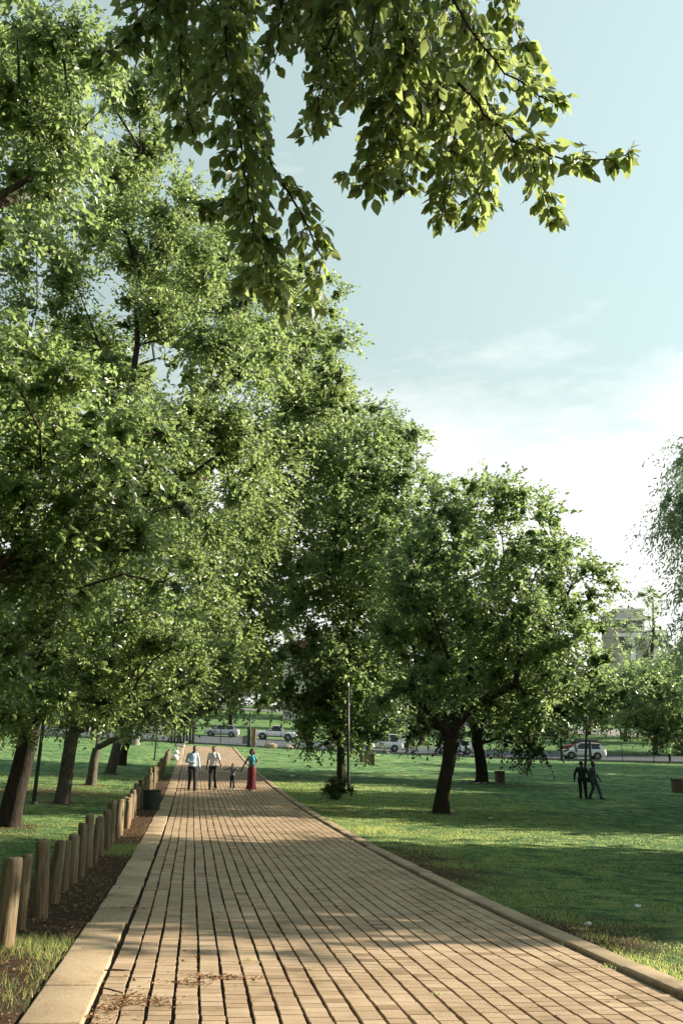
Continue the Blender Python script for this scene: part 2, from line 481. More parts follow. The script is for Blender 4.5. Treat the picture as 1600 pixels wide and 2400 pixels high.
M = {
    'ground': ground_mat(), 'brick': brick_mat(), 'post': post_mat(), 'glass': glass_mat(),
    'joint': simple('joint_sand', (0.022, 0.017, 0.013), 0.95, var=0.5, scale=30, spec=0.1),
    'kerb': kerb_mat(),
    'asphalt': simple('asphalt', (0.085, 0.098, 0.11), 0.9, var=0.2, scale=1.5, spec=0.2),
    'paving': simple('pale_paving', (0.20, 0.20, 0.19), 0.9, var=0.15, scale=1.0),
    'bark': bark_mat('bark', (0.030, 0.022, 0.016), (0.125, 0.100, 0.075)),
    'bark_pale': bark_mat('bark_grey', (0.045, 0.040, 0.033), (0.16, 0.14, 0.11)),
    'bark_dark': bark_mat('bark_dark', (0.016, 0.013, 0.011), (0.060, 0.046, 0.036)),
    'leaf': leaf_mat('leaf_green', (0.007, 0.020, 0.011), (0.040, 0.066, 0.022), (0.58, 0.76, 0.26), 0.37, 0.30),
    'leaf_r': leaf_mat('leaf_fresh', (0.007, 0.022, 0.012), (0.040, 0.068, 0.026), (0.56, 0.76, 0.28), 0.38, 0.30),
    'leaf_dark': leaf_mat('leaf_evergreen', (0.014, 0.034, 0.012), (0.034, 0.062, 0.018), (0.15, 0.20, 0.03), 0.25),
    'leaf_willow': leaf_mat('leaf_willow', (0.12, 0.19, 0.13), (0.22, 0.30, 0.20), (0.62, 0.76, 0.45), 0.5),  # pale tone puts the glare over these crowns into the leaf colour
    'leaf_yellow': leaf_mat('leaf_yellowing', (0.12, 0.13, 0.02), (0.26, 0.24, 0.03), (0.75, 0.68, 0.08), 0.4),
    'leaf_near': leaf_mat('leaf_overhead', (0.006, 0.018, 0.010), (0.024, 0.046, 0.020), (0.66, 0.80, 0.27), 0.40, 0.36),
    'grass': leaf_mat('grass_blade', (0.018, 0.075, 0.032), (0.075, 0.170, 0.052), (0.86, 0.90, 0.30), 0.48, 0.6),
    'dead': leaf_mat('dead_leaf', (0.10, 0.045, 0.018), (0.34, 0.19, 0.09), (0.4, 0.2, 0.07), 0.2, 0.7),
    'metal_dark': simple('painted_steel_dark', (0.016, 0.018, 0.019), 0.5, 0.0, 0.3, 8),
    'fence': simple('fence_paint', (0.020, 0.030, 0.028), 0.5, 0.0, 0.3, 8),
    'concrete': simple('concrete_bin', (0.23, 0.21, 0.18), 0.9, 0.0, 0.3, 7, 0.4),
    'brown': simple('brown_concrete', (0.15, 0.095, 0.065), 0.9, 0.0, 0.3, 7, 0.4),
    'bin_dark': simple('dark_bin', (0.024, 0.026, 0.024), 0.7, 0.0, 0.3, 7, 0.2),
    'white': simple('white_scrap', (0.72, 0.72, 0.70), 0.7, 0.0, 0.1, 9),
    'white_paint': simple('car_white', (0.84, 0.85, 0.85), 0.22, 0.0, 0.03, 2),
    'silver_paint': simple('car_silver', (0.56, 0.58, 0.60), 0.26, 0.15, 0.05, 2),
    'red_paint': simple('car_red', (0.34, 0.022, 0.022), 0.25, 0.0, 0.08, 2),
    'dark_paint': simple('car_dark', (0.03, 0.033, 0.04), 0.25, 0.0, 0.1, 2),
    'rubber': simple('rubber', (0.018, 0.018, 0.018), 0.85, 0.0, 0.2, 20),
    'alloy': simple('alloy', (0.42, 0.42, 0.43), 0.4, 0.6, 0.1, 20),
    'lamp_white': simple('headlamp_lens', (0.6, 0.62, 0.62), 0.12, 0.0, 0.1, 20),
    'lamp_red': simple('tail_lamp_lens', (0.30, 0.02, 0.02), 0.15, 0.0, 0.1, 20),
    'skin': simple('skin', (0.085, 0.048, 0.032), 0.5, 0.0, 0.12, 12),
    'hair': simple('hair_black', (0.012, 0.011, 0.010), 0.75, 0.0, 0.3, 40),
    'hair_red': simple('hair_auburn', (0.085, 0.020, 0.014), 0.7, 0.0, 0.3, 40),
    'eye': simple('eye_white', (0.55, 0.53, 0.50), 0.3, 0.0, 0.05, 40),
    'lip': simple('lip', (0.12, 0.045, 0.038), 0.5, 0.0, 0.1, 40),
    'shirt_blue': simple('shirt_pale_blue', (0.40, 0.54, 0.66), 0.85, 0.0, 0.12, 9, 0.3),
    'shirt_white': simple('shirt_white', (0.72, 0.73, 0.76), 0.85, 0.0, 0.07, 9, 0.3),
    'shirt_grey': simple('shirt_grey', (0.13, 0.15, 0.16), 0.85, 0.0, 0.12, 12, 0.3),
    'turquoise': simple('top_turquoise', (0.06, 0.42, 0.50), 0.75, 0.0, 0.12, 12, 0.3),
    'skirt_red': simple('skirt_dark_red', (0.13, 0.012, 0.018), 0.85, 0.0, 0.25, 7, 0.3),
    'black_cloth': simple('cloth_black', (0.014, 0.015, 0.018), 0.85, 0.0, 0.25, 12, 0.2),
    'grey_cloth': simple('cloth_charcoal', (0.055, 0.075, 0.085), 0.85, 0.0, 0.25, 12, 0.2),
    'shoe': simple('shoe_black', (0.012, 0.012, 0.012), 0.45, 0.0, 0.2, 20),
    'shoe_white': simple('shoe_white', (0.62, 0.60, 0.58), 0.6, 0.0, 0.1, 20),
    'hivis': simple('vest_lime', (0.50, 0.80, 0.25), 0.8, 0.0, 0.08, 10),
    'dog': simple('dog_coat', (0.60, 0.57, 0.50), 0.9, 0.0, 0.2, 9),
    'brickwall': simple('pillar_brick', (0.26, 0.13, 0.075), 0.9, 0.0, 0.3, 12, 0.3),
    'stone': simple('fieldstone', (0.30, 0.24, 0.19), 0.9, 0.0, 0.35, 5, 0.5),
    'render': simple('beige_render', (0.66, 0.63, 0.57), 0.9, 0.0, 0.1, 0.5),
    'render2': simple('brown_render', (0.56, 0.51, 0.44), 0.9, 0.0, 0.1, 0.5),
    'roof_tile': simple('roof_tile', (0.26, 0.09, 0.055), 0.85, 0.0, 0.25, 2.0),
    'stick': simple('stick', (0.07, 0.045, 0.03), 0.9, 0.0, 0.3, 20),
}

# ------------------------------------------------------------------ ground sheet (laid out along the path)
def build_ground():
    sv = np.concatenate([np.arange(-60, 0, 4.0), np.arange(0, 30, 0.22), np.arange(30, 70, 0.6), np.arange(70, 135, 1.4), np.arange(135, 300, 6), np.arange(300, 2300, 60)])
    tl = -np.concatenate([[0.42], np.arange(0.52, 6, 0.22), np.arange(6, 30, 0.9), np.arange(30, 130, 4), np.arange(130, 1200, 50)])[::-1]
    tm = NP([-0.34, 1.0, 2.2, 3.4, 4.53])
    tr = np.concatenate([[4.61], np.arange(4.71, 12, 0.22), np.arange(12, 40, 0.9), np.arange(40, 140, 4), np.arange(140, 1200, 50)])
    tv = np.concatenate([tl, tm, tr])
    S, T = np.meshgrid(sv, tv, indexing='ij')
    X, Y = ST(S, T)
    Z = hgt(X, Y)
    under = (T > -0.38) & (T < 4.57) & (S < 89.5)
    rough = 0.012 * np.sin(S * 2.1 + 3 * np.sin(T * 1.3)) * np.sin(T * 2.7 + 1.7 * np.sin(S * .9)) + 0.006 * rng.standard_normal(S.shape)
    road = (Y > 91.0) & (Y < 119) & (np.abs(X) < 200)
    Z = Z + np.where(under | road, 0, rough)
    Z = np.where(under, Z - 0.11, Z)
    Z = np.where(road, Z - 0.06, Z)
    n, m = S.shape
    idx = np.arange(n * m).reshape(n, m)
    Fc = np.stack([idx[:-1, :-1], idx[1:, :-1], idx[1:, 1:], idx[:-1, 1:]], -1).reshape(-1, 4)[:, ::-1]
    me = mesh_np('ground', np.stack([X, Y, Z], -1).reshape(-1, 3), Fc, smooth=True)
    # soil: trodden strip by the bollards, worn patch beside the right kerb, odd bare places under trees
    so = np.zeros_like(S)
    strip = np.clip(2.2 * (1 - np.abs(T + 0.95) / 1.05), 0, 1.12) * (S < 60)
    so = np.maximum(so, 0.85 * strip * (0.86 + 0.14 * np.sin(S * 0.8 + 0.6)) * np.clip((70 - S) / 30, 0, 1))
    patch = np.exp(-((S - 17.0) / 6.0) ** 2) * np.clip(1 - (T - 4.6) / 3.6, 0, 1) * (T > 4.5)
    patch2 = np.exp(-((S - 10.0) / 2.6) ** 2) * np.clip(1 - (T - 4.6) / 3.0, 0, 1) * (T > 4.5)
    so = np.maximum(so, np.maximum(0.72 * patch, 0.78 * patch2))
    so = np.maximum(so, 0.62 * np.exp(-((S - 36) / 5.0) ** 2 - ((T + 5) / 5.0) ** 2))
    so = np.maximum(so, 0.55 * np.exp(-((S - 31) / 3.0) ** 2 - ((T - 5.5) / 1.6) ** 2))
    so = np.maximum(so, 0.55 * np.exp(-((S - 22) / 4.0) ** 2 - ((T + 4.2) / 2.6) ** 2))
    for bx_, by_, rr_ in [(18, 1937, 1.1), (144, 1883, 1.0), (212, 1840, 1.0), (256, 1813, .9), (284, 1793, .9), (1030, 1905, .95), (800, 1833, 1.0), (1130, 1834, 1.4)]:
        s0, t0 = to_st(*G(bx_, by_)[0][:2])
        so = np.maximum(so, .85 * np.exp(-((S - s0) ** 2 + (T - t0) ** 2) / rr_ ** 2))
    a = me.attributes.new('soil', 'FLOAT', 'POINT')
    a.data.foreach_set('value', so.ravel().astype(np.float32))
    o = link('ground', me, M['ground'])
    tag(o, 'sloping park lawn with worn soil beside the paved path', kind='structure')
    return o


ground = build_ground()


def soil_at(S, T):
    strip = np.clip(2.2 * (1 - np.abs(T + 0.95) / 1.05), 0, 1.12) * (S < 60)
    so = 0.85 * strip * (0.86 + 0.14 * np.sin(S * 0.8 + 0.6)) * np.clip((70 - S) / 30, 0, 1)
    patch = np.exp(-((S - 17.0) / 6.0) ** 2) * np.clip(1 - (T - 4.6) / 3.6, 0, 1) * (T > 4.5)
    patch2 = np.exp(-((S - 10.0) / 2.6) ** 2) * np.clip(1 - (T - 4.6) / 3.0, 0, 1) * (T > 4.5)
    return np.maximum(so, np.maximum(0.72 * patch, 0.78 * patch2))


def strip_mesh(name, X, Y, dz, mat, kind='structure', label=None, thick=None):
    """sheet following the ground through a grid of X, Y"""
    n, m = X.shape
    Z = hgt(X, Y) + dz
    idx = np.arange(n * m).reshape(n, m)
    Fc = np.stack([idx[:-1, :-1], idx[1:, :-1], idx[1:, 1:], idx[:-1, 1:]], -1).reshape(-1, 4)
    me = mesh_np(name, np.stack([X, Y, Z], -1).reshape(-1, 3), Fc, smooth=True)
    o = link(name, me, mat)
    tag(o, label, kind=kind)
    return o


# ------------------------------------------------------------------ paved path: bed, pavers, kerbs
PATH_END = 88.0
sv = np.concatenate([np.arange(-6, 40, 0.8), np.arange(40, PATH_END + .1, 1.6)])
Sg, Tg = np.meshgrid(sv, np.linspace(-0.36, 4.55, 6), indexing='ij')
Xg, Yg = ST(Sg, Tg)
path = strip_mesh('path', Xg, Yg, -0.020, M['joint'], label='straight brick paved park path between two kerbs')

CPITCH, BW = PW / 25.25, PW / 25.25 - 0.022
RPITCH, BL = 0.1215, 0.1140


def paver_verts(full):
    w, h, c, e = BW / 2, BL / 2, 0.0022, 0.035
    if full:
        v = [(-w,-h,-e),(w,-h,-e),(w,h,-e),(-w,h,-e),(-w,-h,-c),(w,-h,-c),(w,h,-c),(-w,h,-c),(-w+c,-h+c*.3,0),(w-c,-h+c*.3,0),(w-c,h-c*.3,0),(-w+c,h-c*.3,0)]
        f = [(0,1,5,4),(1,2,6,5),(2,3,7,6),(3,0,4,7),(4,5,9,8),(5,6,10,9),(6,7,11,10),(7,4,8,11),(8,9,10,11)]
    else:
        v = [(-w,-h,-e),(w,-h,-e),(w,h,-e),(-w,h,-e),(-w,-h,0),(w,-h,0),(w,h,0),(-w,h,0)]
        f = [(0,1,5,4),(1,2,6,5),(2,3,7,6),(3,0,4,7),(4,5,6,7)]
    return NP(v), NP(f)


def build_pavers():
    spots = []
    for c in range(25):
        off = rng.uniform(0, RPITCH)
        n = int((PATH_END + 5) / RPITCH)
        s = -5 + off + np.arange(n) * RPITCH
        wob = 0.006 * np.sin(s * 0.7 + c * 0.25) + 0.0025 * np.sin(s * 2.3 + c * 1.7)
        t = 0.028 + CPITCH * (c + 0.5) + wob
        spots.append(np.stack([s, t, np.full(n, c)], -1))
    P = np.concatenate(spots)
    P[:, 0] += rng.normal(0, 0.0012, len(P)); P[:, 1] += rng.normal(0, 0.002, len(P))
    X, Y = ST(P[:, 0], P[:, 1])
    Z = hgt(X, Y) + rng.normal(0, 0.0007, len(P)) + 0.003 * np.sin(P[:, 0] * 1.9) * np.sin(P[:, 1] * 2.4)
    # how large each shows: those inside the frame, nearest first
    yy = (Y) * CP + (Z - 1.7) * SP
    px = CX + F * X / np.maximum(yy, .1)
    py = CY - F * (-(Y) * SP + (Z - 1.7) * CP) / np.maximum(yy, .1)
    vis = (yy > 1) & (px > 0) & (px < 1600) & (py < 2400)
    order = np.argsort(np.where(vis, Y, 1e6))[:300]
    single = np.zeros(len(P), bool); single[order] = True
    e = 0.2
    sx = (hgt(X + PD[0]*e, Y + PD[1]*e) - hgt(X - PD[0]*e, Y - PD[1]*e)) / (2*e)      # slope along the path
    sy = (hgt(X + PNV[0]*e, Y + PNV[1]*e) - hgt(X - PNV[0]*e, Y - PNV[1]*e)) / (2*e)  # slope across
    sx += rng.normal(0, 0.002, len(P)); sy += rng.normal(0, 0.004, len(P))
    yaw = rng.normal(0, 0.006, len(P))
    v, f = paver_verts(True)
    me0 = mesh_np('brick', v, f); me0.materials.append(M['brick'])
    for i in order:
        o = bpy.data.objects.new('brick', me0); COL.objects.link(o); o.parent = path
        xa = Vector((PNV[0], PNV[1], sy[i])).normalized(); ya = Vector((PD[0], PD[1], sx[i])).normalized()
        za = xa.cross(ya).normalized()
        R = Matrix((xa, ya, za)).transposed().to_4x4() @ Matrix.Rotation(float(yaw[i]), 4, 'Z')
        R.translation = Vector((float(X[i]), float(Y[i]), float(Z[i])))
        o.matrix_world = R
        o.matrix_parent_inverse.identity()
    rest = np.where(~single & (P[:, 0] > 1.5))[0]
    VV, FF = [], []
    base = 0
    for full, sel in ((True, rest[P[rest, 0] < 26]), (False, rest[P[rest, 0] >= 26])):
        v, f = paver_verts(full)
        cy, sy_ = np.cos(yaw[sel]), np.sin(yaw[sel])
        lx = v[None, :, 0] * cy[:, None] - v[None, :, 1] * sy_[:, None]
        ly = v[None, :, 0] * sy_[:, None] + v[None, :, 1] * cy[:, None]
        vx = X[sel][:, None] + lx * PNV[0] + ly * PD[0]
        vy = Y[sel][:, None] + lx * PNV[1] + ly * PD[1]
        vz = Z[sel][:, None] + lx * sy[sel][:, None] + ly * sx[sel][:, None] + v[None, :, 2]
        VV.append(np.stack([vx, vy, vz], -1).reshape(-1, 3))
        FF.append((f[None] + (np.arange(len(sel)) * len(v))[:, None, None] + base).reshape(-1, 4))
        base += len(sel) * len(v)
    me = mesh_np('bricks', np.concatenate(VV), FF)
    o = link('bricks', me, M['brick'], path)
    o['kind'] = 'stuff'


build_pavers()


def rounded_bar(w, h, L, r=0.03, seg=5, wob=0.0):
    """kerb stone: width w, top at 0, depth h, length L along y, rounded upper edges"""
    pr = [(-w/2, -h)]
    for k in range(seg): a = math.pi - k / (seg-1) * math.pi/2; pr.append((-w/2 + r + r*math.cos(a), -r + r*math.sin(a)))
    for k in range(seg): a = math.pi/2 - k / (seg-1) * math.pi/2; pr.append((w/2 - r + r*math.cos(a), -r + r*math.sin(a)))
    pr.append((w/2, -h))
    mb = MB()
    st = [-L/2, -L/2 + .012, L/2 - .012, L/2]; ins = [.010, 0, 0, .010]
    V = []
    for y, q in zip(st, ins):
        for x, z in pr: V.append((x * (1 - q / w), y, z - (q * .8 if z > -h else 0)))
    n = len(pr); Fc = []
    for i in range(3):
        for j in range(n - 1): Fc.append((i*n+j, i*n+j+1, (i+1)*n+j+1, (i+1)*n+j))
    Fc.append(tuple(range(n))); Fc.append(tuple(3*n + j for j in range(n-1, -1, -1)))
    mb.add(V, Fc)
    return mb.mesh('kerb_stone', True)


def build_kerb(name, t, w, h0, L, label, r):
    k = empty(name, (0, 0, 0)); tag(k, label, kind='structure')
    me = rounded_bar(w, 0.22, L - 0.030, r); me.materials.append(M['kerb'])
    s = -4.0
    while s < PATH_END:
        X, Y = ST(s + L/2, t)
        ds = (hgt(*ST(s + L, t)) - hgt(*ST(s, t))) / L
        dt = 0.035
        xa = Vector((PNV[0], PNV[1], -dt)).normalized(); ya = Vector((PD[0], PD[1], float(ds))).normalized()
        R = Matrix((xa, ya, xa.cross(ya).normalized())).transposed().to_4x4() @ Matrix.Rotation(rng.normal(0, .012), 4, 'Z') @ Matrix.Rotation(rng.normal(0, .008), 4, 'X')
        R.translation = Vector((float(X) + rng.normal(0, .006), float(Y), float(hgt(X, Y) + h0 + rng.normal(0, .008))))
        o = bpy.data.objects.new('kerb_stone', me); COL.objects.link(o); o.parent = k; o.matrix_world = R
        s += L
    return k


build_kerb('left_kerb', -0.200, 0.385, 0.014, 1.02, 'broad pale concrete kerb along the bollard side of the path', 0.015)
build_kerb('right_kerb', 4.475, 0.25, 0.042, 0.92, 'narrow pale concrete kerb along the open lawn side of the path', 0.030)

# ------------------------------------------------------------------ road beyond the fence, far pavement
xs = np.arange(-140, 141, 4.0)
def road_far(x): return 113.0 - 0.20 * x
Xg, Tg = np.meshgrid(xs, np.linspace(0, 1, 9), indexing='ij')
road = strip_mesh('road', Xg, 92.2 + Tg * (road_far(Xg) - 92.2), -0.0, M['asphalt'], label='grey asphalt road running behind the park fence')
mk = MB()
def ground_bar(mb, x0, x1, y0, y1, z0, z1, n=40):
    xs = np.linspace(x0, x1, n + 1)
    for a, b in zip(xs[:-1], xs[1:]):
        za, zb = float(hgt((a), (y0+y1)/2)), float(hgt(b, (y0+y1)/2))
        mb.add([(a,y0,za+z0),(b,y0,zb+z0),(b,y1,zb+z0),(a,y1,za+z0),(a,y0,za+z1),(b,y0,zb+z1),(b,y1,zb+z1),(a,y1,za+z1)],
               [(0,3,2,1),(4,5,6,7),(0,1,5,4),(1,2,6,5),(2,3,7,6),(3,0,4,7)])
ground_bar(mk, -100, 100, 91.9, 92.15, -0.2, 0.11, 60)
tag(mk.build('road_kerb', M['paving']), 'pale kerb at the foot of the steel fence', kind='structure')
# sheet of pale paving on the hillside opposite
Xg, Tg = np.meshgrid(np.arange(-150, 151, 5.0), np.linspace(0, 1, 4), indexing='ij')
far_pave = strip_mesh('far_pavement', Xg, (205 - 0.9 * Xg) * 1.0 - 12 + Tg * 24, 0.05, M['paving'], label='pale paved strip on the rise beyond the road')

# ------------------------------------------------------------------ trees
def unit(v):
    return v / (np.linalg.norm(v, axis=-1, keepdims=True) + 1e-9)


LAI = 2.0


def leaf_cloud(rg, clumps, L, lai, droop=0.0, wide=0.50, per=11, sub=9, spray=4.6, up=0.15):
    """leaf quads set along short twigs that fill uneven sub-clumps; returns verts, faces"""
    out = []
    L0 = L
    for q_ in clumps:
        c, r = q_[0], q_[1]
        L = L0 * (q_[2] if len(q_) > 2 else 1.0)
        c = NP(c); r = NP(r) if hasattr(r, '__len__') else NP([r, r, r])
        R = float((r[0] * r[2]) ** .5)
        wide = 0.58 if wide > .4 else wide
        small = 1.5 if R < .75 else 1.0
        n = int(small * LAI * lai * math.pi * R * R / (0.5 * wide * L * L) / per) + 1
        k = max(4, int(sub * min(2.2, max(.6, R / 1.2))))
        d = unit(rg.standard_normal((k, 3)))
        sc = c + d * r * rg.uniform(0.30, 1.0, (k, 1))
        sr = rg.uniform(0.15, 0.40, k) * R
        wgt = sr ** 2.4; wgt /= wgt.sum()
        i = rg.choice(k, n, p=wgt)
        d = unit(rg.standard_normal((n, 3)))
        base = sc[i] + d * sr[i][:, None] * rg.uniform(0, 1, (n, 1)) ** .55 * NP([1, 1, .85])
        # dense heart of each sub-clump: bigger leaf quads added to block sun
        ni = int(1.7 * math.pi * R * R / (0.5 * .7 * (1.55 * L) ** 2)) + 1
        ii = rg.choice(k, ni, p=wgt)
        pi_ = sc[ii] * .82 + c * .18 + unit(rg.standard_normal((ni, 3))) * sr[ii][:, None] * rg.uniform(0, .85, (ni, 1))
        li = unit(rg.standard_normal((ni, 3))); wi = unit(np.cross(li, rg.standard_normal((ni, 3)))); Li = 1.55 * L * rg.uniform(.7, 1.2, (ni, 1))
        out.append(np.stack([pi_ - li * Li * .5, pi_ + wi * Li * .35, pi_ + li * Li * .5, pi_ - wi * Li * .35], 1))
        outw = unit(base - c)
        dr = unit(outw * .75 + d * .55 + rg.standard_normal((n, 3)) * .45 + NP([0, 0, up - droop]))
        Ls = L * spray * rg.uniform(.6, 1.2, (n, 1))
        side0 = unit(np.cross(dr, NP([0, 0, 1.0]) + rg.standard_normal((n, 3)) * .3))
        for j in range(per):
            t = (j + rg.uniform(0, 1, (n, 1)) * .7) / per
            p = base + dr * Ls * t - NP([0, 0, 1.0]) * (Ls * (0.18 + droop) * t * t)
            sg = 1 if j % 2 else -1
            ld = unit(dr * .65 + side0 * sg * .75 + rg.standard_normal((n, 3)) * .35 - NP([0, 0, .18 + droop * 1.4]))
            nn = rg.standard_normal((n, 3)) * .48 + NP([0, 0, .30]) + outw * .95
            wd = unit(np.cross(ld, nn))
            nm = np.cross(wd, ld)
            l = L * rg.uniform(.65, 1.2, (n, 1))
            w = l * wide * .5
            out.append(np.stack([p, p + ld * l * .42 + wd * w + nm * l * .06, p + ld * l, p + ld * l * .42 - wd * w + nm * l * .06], 1))
    V = np.concatenate(out).reshape(-1, 3)
    return V, np.arange(len(V)).reshape(-1, 4)


def limb_net(rg, trunk, clumps, r0, tip=0.018):
    """branches from the trunk's upper nodes out to every clump; returns mesh data"""
    nodes = [NP(p) for p in trunk]
    par = [-1] + list(range(len(trunk) - 1))
    fork = len(trunk) - 1
    plen = [0.0] * len(trunk)
    order = sorted(range(len(clumps)), key=lambda i: np.linalg.norm(NP(clumps[i][0]) - nodes[fork]))
    for i in order:
        c = NP(clumps[i][0])
        best, bc = fork, 1e9
        for j in range(max(0, fork - 1), len(nodes)):
            d = np.linalg.norm(nodes[j] - c)
            if d < 0.05: continue
            cost = d + 0.45 * plen[j] + (0.8 if nodes[j][2] > c[2] + .3 else 0)
            if cost < bc: best, bc = j, cost
        a = nodes[best]
        L = np.linalg.norm(c - a)
        prev = best
        nseg = max(2, int(L / 0.9))
        bend = rg.standard_normal(3) * L * .10 + NP([0, 0, L * .07])
        for k in range(1, nseg + 1):
            t = k / nseg
            p = a + (c - a) * t + bend * math.sin(math.pi * t) + rg.standard_normal(3) * .05 * (t < 1)
            nodes.append(p); par.append(prev); plen.append(plen[prev] + L / nseg); prev = len(nodes) - 1
        # twigs out of the clump
        r = clumps[i][1]; r = float(np.mean(r)) if hasattr(r, '__len__') else r
        for _ in range(4):
            d = unit(rg.standard_normal(3) + unit(c - nodes[fork]) * .6)
            q = c + d * r * .45 + rg.standard_normal(3) * r * .08
            e = c + d * r * .9 + rg.standard_normal(3) * r * .16
            nodes.append(q); par.append(prev); plen.append(99); nodes.append(e); par.append(len(nodes) - 2); plen.append(99)
    n = len(nodes)
    cnt = np.zeros(n)
    kids = [0] * n
    for i in range(n):
        if par[i] >= 0: kids[par[i]] += 1
    for i in range(n - 1, -1, -1):
        if kids[i] == 0: cnt[i] = 1
        if par[i] >= 0: cnt[par[i]] += cnt[i]
    ex = math.log(r0 / tip) / math.log(max(cnt[fork], 3))
    rad = tip * np.maximum(cnt, 1) ** ex
    mb = MB()
    for i in range(len(trunk), n):
        p = par[i]
        ra = min(rad[p], rad[i] * 1.35)
        mb.tube([nodes[p], (nodes[p] + nodes[i]) / 2 + rg.standard_normal(3) * .008, nodes[i]], [ra, (ra + rad[i]) / 2, rad[i]], 6 if rad[i] > .03 else 3, cap=False)
    return mb


def trunk_mesh(pts, rads, rg, n=16, flare=1.45):
    """smooth tapered trunk through points, with a flared, uneven foot"""
    pts = [NP(p, dtype=float) for p in pts]
    P, R = [], []
    m = 6
    for i in range(len(pts) - 1):
        p0, p1, p2, p3 = pts[max(i-1, 0)], pts[i], pts[i+1], pts[min(i+2, len(pts)-1)]
        for k in range(m):
            t = k / m
            P.append(.5 * ((2*p1) + (-p0+p2)*t + (2*p0-5*p1+4*p2-p3)*t*t + (-p0+3*p1-3*p2+p3)*t**3)); R.append(rads[i] + (rads[i+1]-rads[i])*t)
    P.append(pts[-1]); R.append(rads[-1])
    a = np.arange(n) * 2 * math.pi / n
    lob = 0.10 * np.cos(3 * a + rg.uniform(0, 6)) + 0.06 * np.cos(5 * a + rg.uniform(0, 6))
    V = []
    z0 = P[0][2]
    for i, (p, r) in enumerate(zip(P, R)):
        h = p[2] - z0
        fl = 1 + (flare - 1) * math.exp(-h / 0.28)
        rr = r * fl * (1 + lob * (0.5 + 1.3 * math.exp(-h / .5)) + rg.normal(0, .02, n))
        V.append(np.stack([p[0] + rr * np.cos(a), p[1] + rr * np.sin(a), np.full(n, p[2])], -1))
    Fc = []
    for i in range(len(P) - 1):
        for j in range(n):
            k = (j + 1) % n
            Fc.append((i*n+j, i*n+k, (i+1)*n+k, (i+1)*n+j))
    Fc.append(tuple((len(P)-1)*n + j for j in range(n)))
    mb = MB(); mb.add(np.concatenate(V), Fc)
    return mb


def make_tree(name, label, base, trunk, rads, clumps, L, lai, leaf='leaf', bark='bark', group=None, seed=1, droop=0.0, wide=.5,
              tip=.007, extra=None, per=11, cat='tree', spray=4.6, sub=9):
    """trunk: points above the base (world); clumps: (centre, radii) in world"""
    rg = np.random.default_rng(seed)
    root = empty(name, base)
    off = NP(base)
    tr = [NP(p) - off for p in trunk]
    cl = [(NP(q[0]) - off,) + tuple(q[1:]) for q in clumps]
    tr[0] = tr[0] - NP([0, 0, .25])
    trunk_mesh(tr, rads, rg).build('trunk', M[bark], root, True)
    limb_net(rg, tr, cl, rads[-1] * .8, tip).build('branches', M[bark], root, True)['kind'] = 'stuff'
    V, Fc = leaf_cloud(rg, cl, L, lai, droop, wide, per, sub, spray)
    o = link('crown', mesh_np('crown', V, Fc), M[leaf], root)
    if extra:
        for nm, mt, cs, lai2 in extra:
            V, Fc = leaf_cloud(rg, [(NP(q[0]) - off,) + tuple(q[1:]) for q in cs], L, lai2, droop, wide, per)
            link(nm, mesh_np(nm, V, Fc), M[mt], root)
    tag(root, label, cat, group)
    return root


def px_clumps(lst, D, seed, depth=(-.5, .55), jit=.15, back=True):
    """(x, y, radius) in photograph pixels + optional depth offset in radii; a second layer lies deeper"""
    rg = np.random.default_rng(seed)
    out = []
    for q in lst:
        x, y, r = q[:3]
        dd = q[3] if len(q) > 3 else rg.uniform(*depth)
        R = r * D / F
        Dq = D + dd * R * 2
        out.append((W(x, y, Dq), NP([R, R * 1.05, R * .92])))
        if back and r > 60:
            Dq = D + (dd + rg.uniform(1.0, 1.9)) * R * 1.6
            out.append((W(x + rg.normal(0, r * .35), y + rg.normal(0, r * .3), Dq), NP([R, R, R]) * .9, 1.6))
    return out


def lean_trunk(base, top, n=3, wob=.05, seed=0):
    rg = np.random.default_rng(seed)
    pts = [base]
    for k in range(1, n):
        t = k / n
        pts.append(base + (top - base) * t + NP([rg.normal(0, wob), rg.normal(0, wob), 0]))
    pts.append(top)
    return pts


def lf(D):
    return max(0.085, 0.0046 * D)


